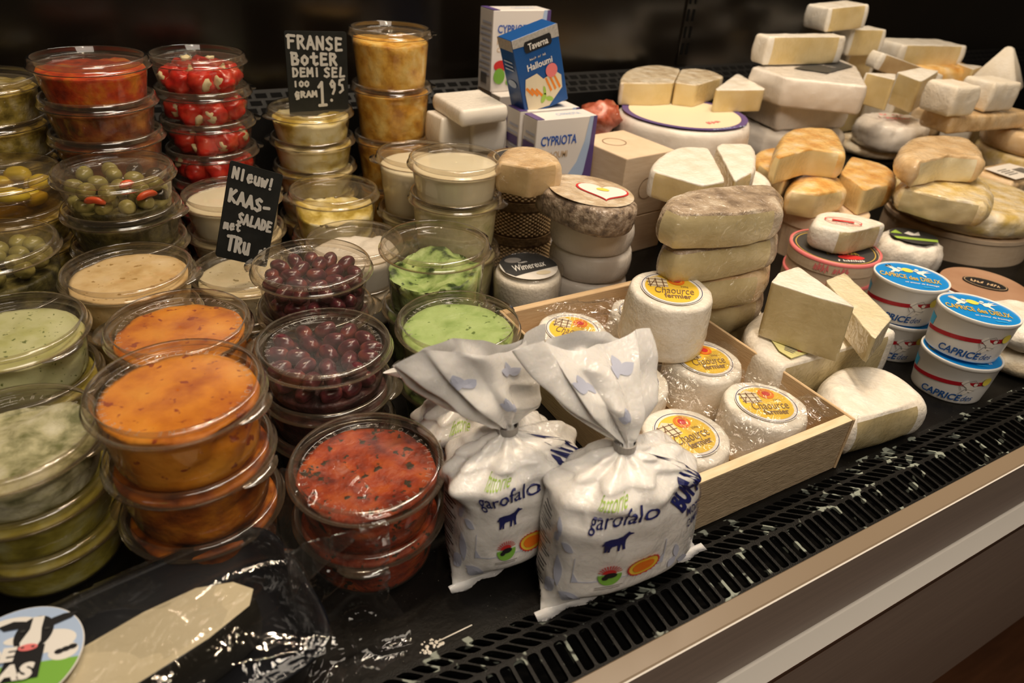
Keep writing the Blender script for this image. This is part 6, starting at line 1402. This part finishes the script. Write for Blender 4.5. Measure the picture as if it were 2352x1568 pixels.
polys('cloud_picture', [ell(.45, .25, .40, .22), ell(-.2, .72, .30, .10), ell(.72, .02, .22, .16), ell(.1, .35, .35, .10)], M['ink_white'], sm_(.0005), stk, 0, UPZ)
polys('meadow_picture', [ell(0, 0, .985, .985, 48, PI + .12, 2 * PI - .12)], M['ink_green'], sm_(.0005), stk)
polys('far_cows', [ell(.66 + .09 * k, .02 + .03 * k, .07, .05) for k in range(3)], M['ink_black'], sm_(.0007), stk, 0, UPZ)
cs_ = lambda q: [(x * .95 - .02, y * .80 + .36) for x, y in q]
polys('cow_head_picture', [cs_(ell(.20, .10, .30, .42, 28)), cs_([(.40, .42), (.58, .50), (.80, .52), (.74, .38), (.48, .24)]), cs_([(.00, .42), (-.20, .46), (-.42, .36), (-.30, .24), (-.06, .26)]), cs_([(-.08, -.2), (.45, -.2), (.52, -.95), (-.10, -.98)])], M['ink_black'], sm_(.0009), stk, 0, UPZ)
polys('white_blaze', [cs_([(.10, .50), (.28, .50), (.30, .20), (.36, -.10), (.32, -.28), (.08, -.28), (.04, -.10), (.12, .20)])], M['ink_white'], sm_(.0012), stk, 0, UPZ)
polys('muzzle_picture', [cs_(ell(.20, -.24, .15, .08)), ], M['ink_pink'], sm_(.0014), stk)
polys('nostrils', [cs_(ell(.12, -.24, .03, .02)), cs_(ell(.28, -.24, .03, .02)), cs_(ell(.02, .16, .04, .03)), cs_(ell(.40, .16, .04, .03))], M['ink_charcoal'], sm_(.0017), stk, 0, UPZ)
text('lettering', 'DE', .50, .27, -.22, .06, M['ink_white'], sm_(.0022), stk, 0, .06)
text('lettering', 'KAAS', 1.02, .30, -.12, -.28, M['ink_white'], sm_(.0022), stk, 0, .06)
# clear film over the tray: draped sheet with sharp creases and a loose corner on the deck at the right
def film(name, label, corners, nx, ny, zf, amp, seed, m='film'):
    A, B, C, D = [Vector(c) for c in corners]; c0 = (A + B + C + D) / 4; vs, fs = [], []; off = Vector((seed * 3.1, seed * 5.7, 0))
    for j in range(ny + 1):
        for i in range(nx + 1):
            u, v = i / nx, j / ny; p = (A.lerp(B, u)).lerp(D.lerp(C, u), v)
            q = Vector((p.x * 9, p.y * 9, 0)) + off
            r = 1 - 2 * abs(noise.noise(q)); r2 = 1 - 2 * abs(noise.noise(q * 2.1 + Vector((9, 3, 1))))
            z = zf(p, u, v) + amp * (max(0, r) ** 6 + .4 * max(0, r2) ** 6)
            vs.append(Vector((p.x, p.y, max(z, .0012))) - c0)
    for j in range(ny):
        for i in range(nx): fs.append((j * (nx + 1) + i, j * (nx + 1) + i + 1, (j + 1) * (nx + 1) + i + 1, (j + 1) * (nx + 1) + i))
    o = mesh(name, vs, fs, M[m]); o.location = c0
    return tag(o, label, 'plastic film')
def tray_h(p, u, v):
    q = Matrix.Rotation(-ta, 3, 'Z') @ (p - Vector((tc.x, tc.y, p.z))); e = max(abs(q.x) / A0, abs(q.y) / B0)
    base = .0525 + .0140 * max(0, 1 - e * 1.05) ** .5
    return base if e < 1 else max(.002, .051 - (e - 1) * .20)
film('shrink_film', 'glossy crinkled clear film stretched over the front left cheese tray', [at(px, py, 0.045) + Vector((0, -.024, 0)) for px, py in ((-90, 1410), (625, 1128), (775, 1490), (140, 1750))], 110, 80, tray_h, .0035, 3)
pz = lambda px, py, z: at(px, py, z)
pt_, ph_ = tubs['pesto'][1]; zl = ph_ + 0.0092; pcx, pcy = pt_.location.x, pt_.location.y; zl += pt_.location.z
dv, pv_ = Vector((-.12, -.993, 0)), Vector((.993, -.12, 0)); vs, fs = [], []; NU, NV = 70, 46
for i in range(NU + 1):
    s = i / NU
    if s < .36: r, z = -.004 + .0675 * s / .36, zl
    elif s < .74: q = (s - .36) / .38; r, z = .0635 + .013 * q, zl - (zl - .026) * q ** 1.2
    else: q = (s - .74) / .26; r, z = .0765 + .026 * q, .026 - .0235 * math.sin(q * PI / 2)
    for j in range(NV + 1):
        w = j / NV; v = -.066 + (.072 - .014 * s) * w + (.012 * math.sin(s * 9) if j == NV else 0)
        if s < .36: v = min(v, .004 + .03 * s - .035 * (1 - s / .36) * w); side = 0
        rr_2 = math.hypot(v, r)
        p = Vector((pcx, pcy, z)) + dv * r + pv_ * v
        if s < .36 and rr_2 > .0585:                  # beyond the lid edge the film falls away
            p.z -= (rr_2 - .0585) * 1.6
        n_ = Vector((v * 26 + 3, s * 3.2, 1.7)); c_ = max(0, 1 - 2 * abs(noise.noise(n_))) ** 5 + .6 * max(0, 1 - 2 * abs(noise.noise(n_ * 1.9 + Vector((5, 2, 0))))) ** 5
        a_ = .0045 if s < .36 else .0095
        out_ = Vector((0, 0, 1)) if s < .36 else (dv * .8 + Vector((0, 0, .5)))
        p += out_ * (a_ * c_); p.z = max(p.z, .0015); vs.append(p)
for i in range(NU):
    for j in range(NV): fs.append((i * (NV + 1) + j, i * (NV + 1) + j + 1, (i + 1) * (NV + 1) + j + 1, (i + 1) * (NV + 1) + j))
c0_ = Vector((pcx, pcy - .06, 0))
tag(mesh('loose_film', [p - c0_ for p in vs], fs, M['film']), 'loose clear film lying over the red pesto lid and hanging to the deck', 'plastic film').location = c0_
# white smear of crumbs by the grille
cr_c = at(990, 1482, 0.0)
bmv, bmf = [], []
random.seed(4)
vs, fs = [], []
sm = thing('cheese_crumbs', 'small smear of white cheese crumbs on the deck near the slotted grille', 'crumbs', cr_c)
pts = []
for k in range(26):
    a = random.uniform(0, 6.28); r = .0075 * math.sqrt(random.random()); b = len(vs); ss = random.uniform(.0006, .0016)
    cx, cy = r * math.cos(a) * 1.3, r * math.sin(a) * .7
    for q in range(6): vs.append((cx + ss * math.cos(q * PI / 3 + a), cy + ss * math.sin(q * PI / 3 + a), .0002))
    vs.append((cx, cy, ss * .8 + .0002)); fs += [(b + q, b + (q + 1) % 6, b + 6) for q in range(6)]
mesh('crumb_patch', vs, fs, M['chunk'], sm, smooth=False)
e0, e1 = at(1005, 1473, 0.0006) - cr_c, at(1084, 1435, 0.0006) - cr_c
v, f_ = tube([e0, e0.lerp(e1, .4) + Vector((.0006, 0, 0)), e0.lerp(e1, .7), e1], .0005, 6); mesh('smear_line', v, f_, M['chunk'], sm)
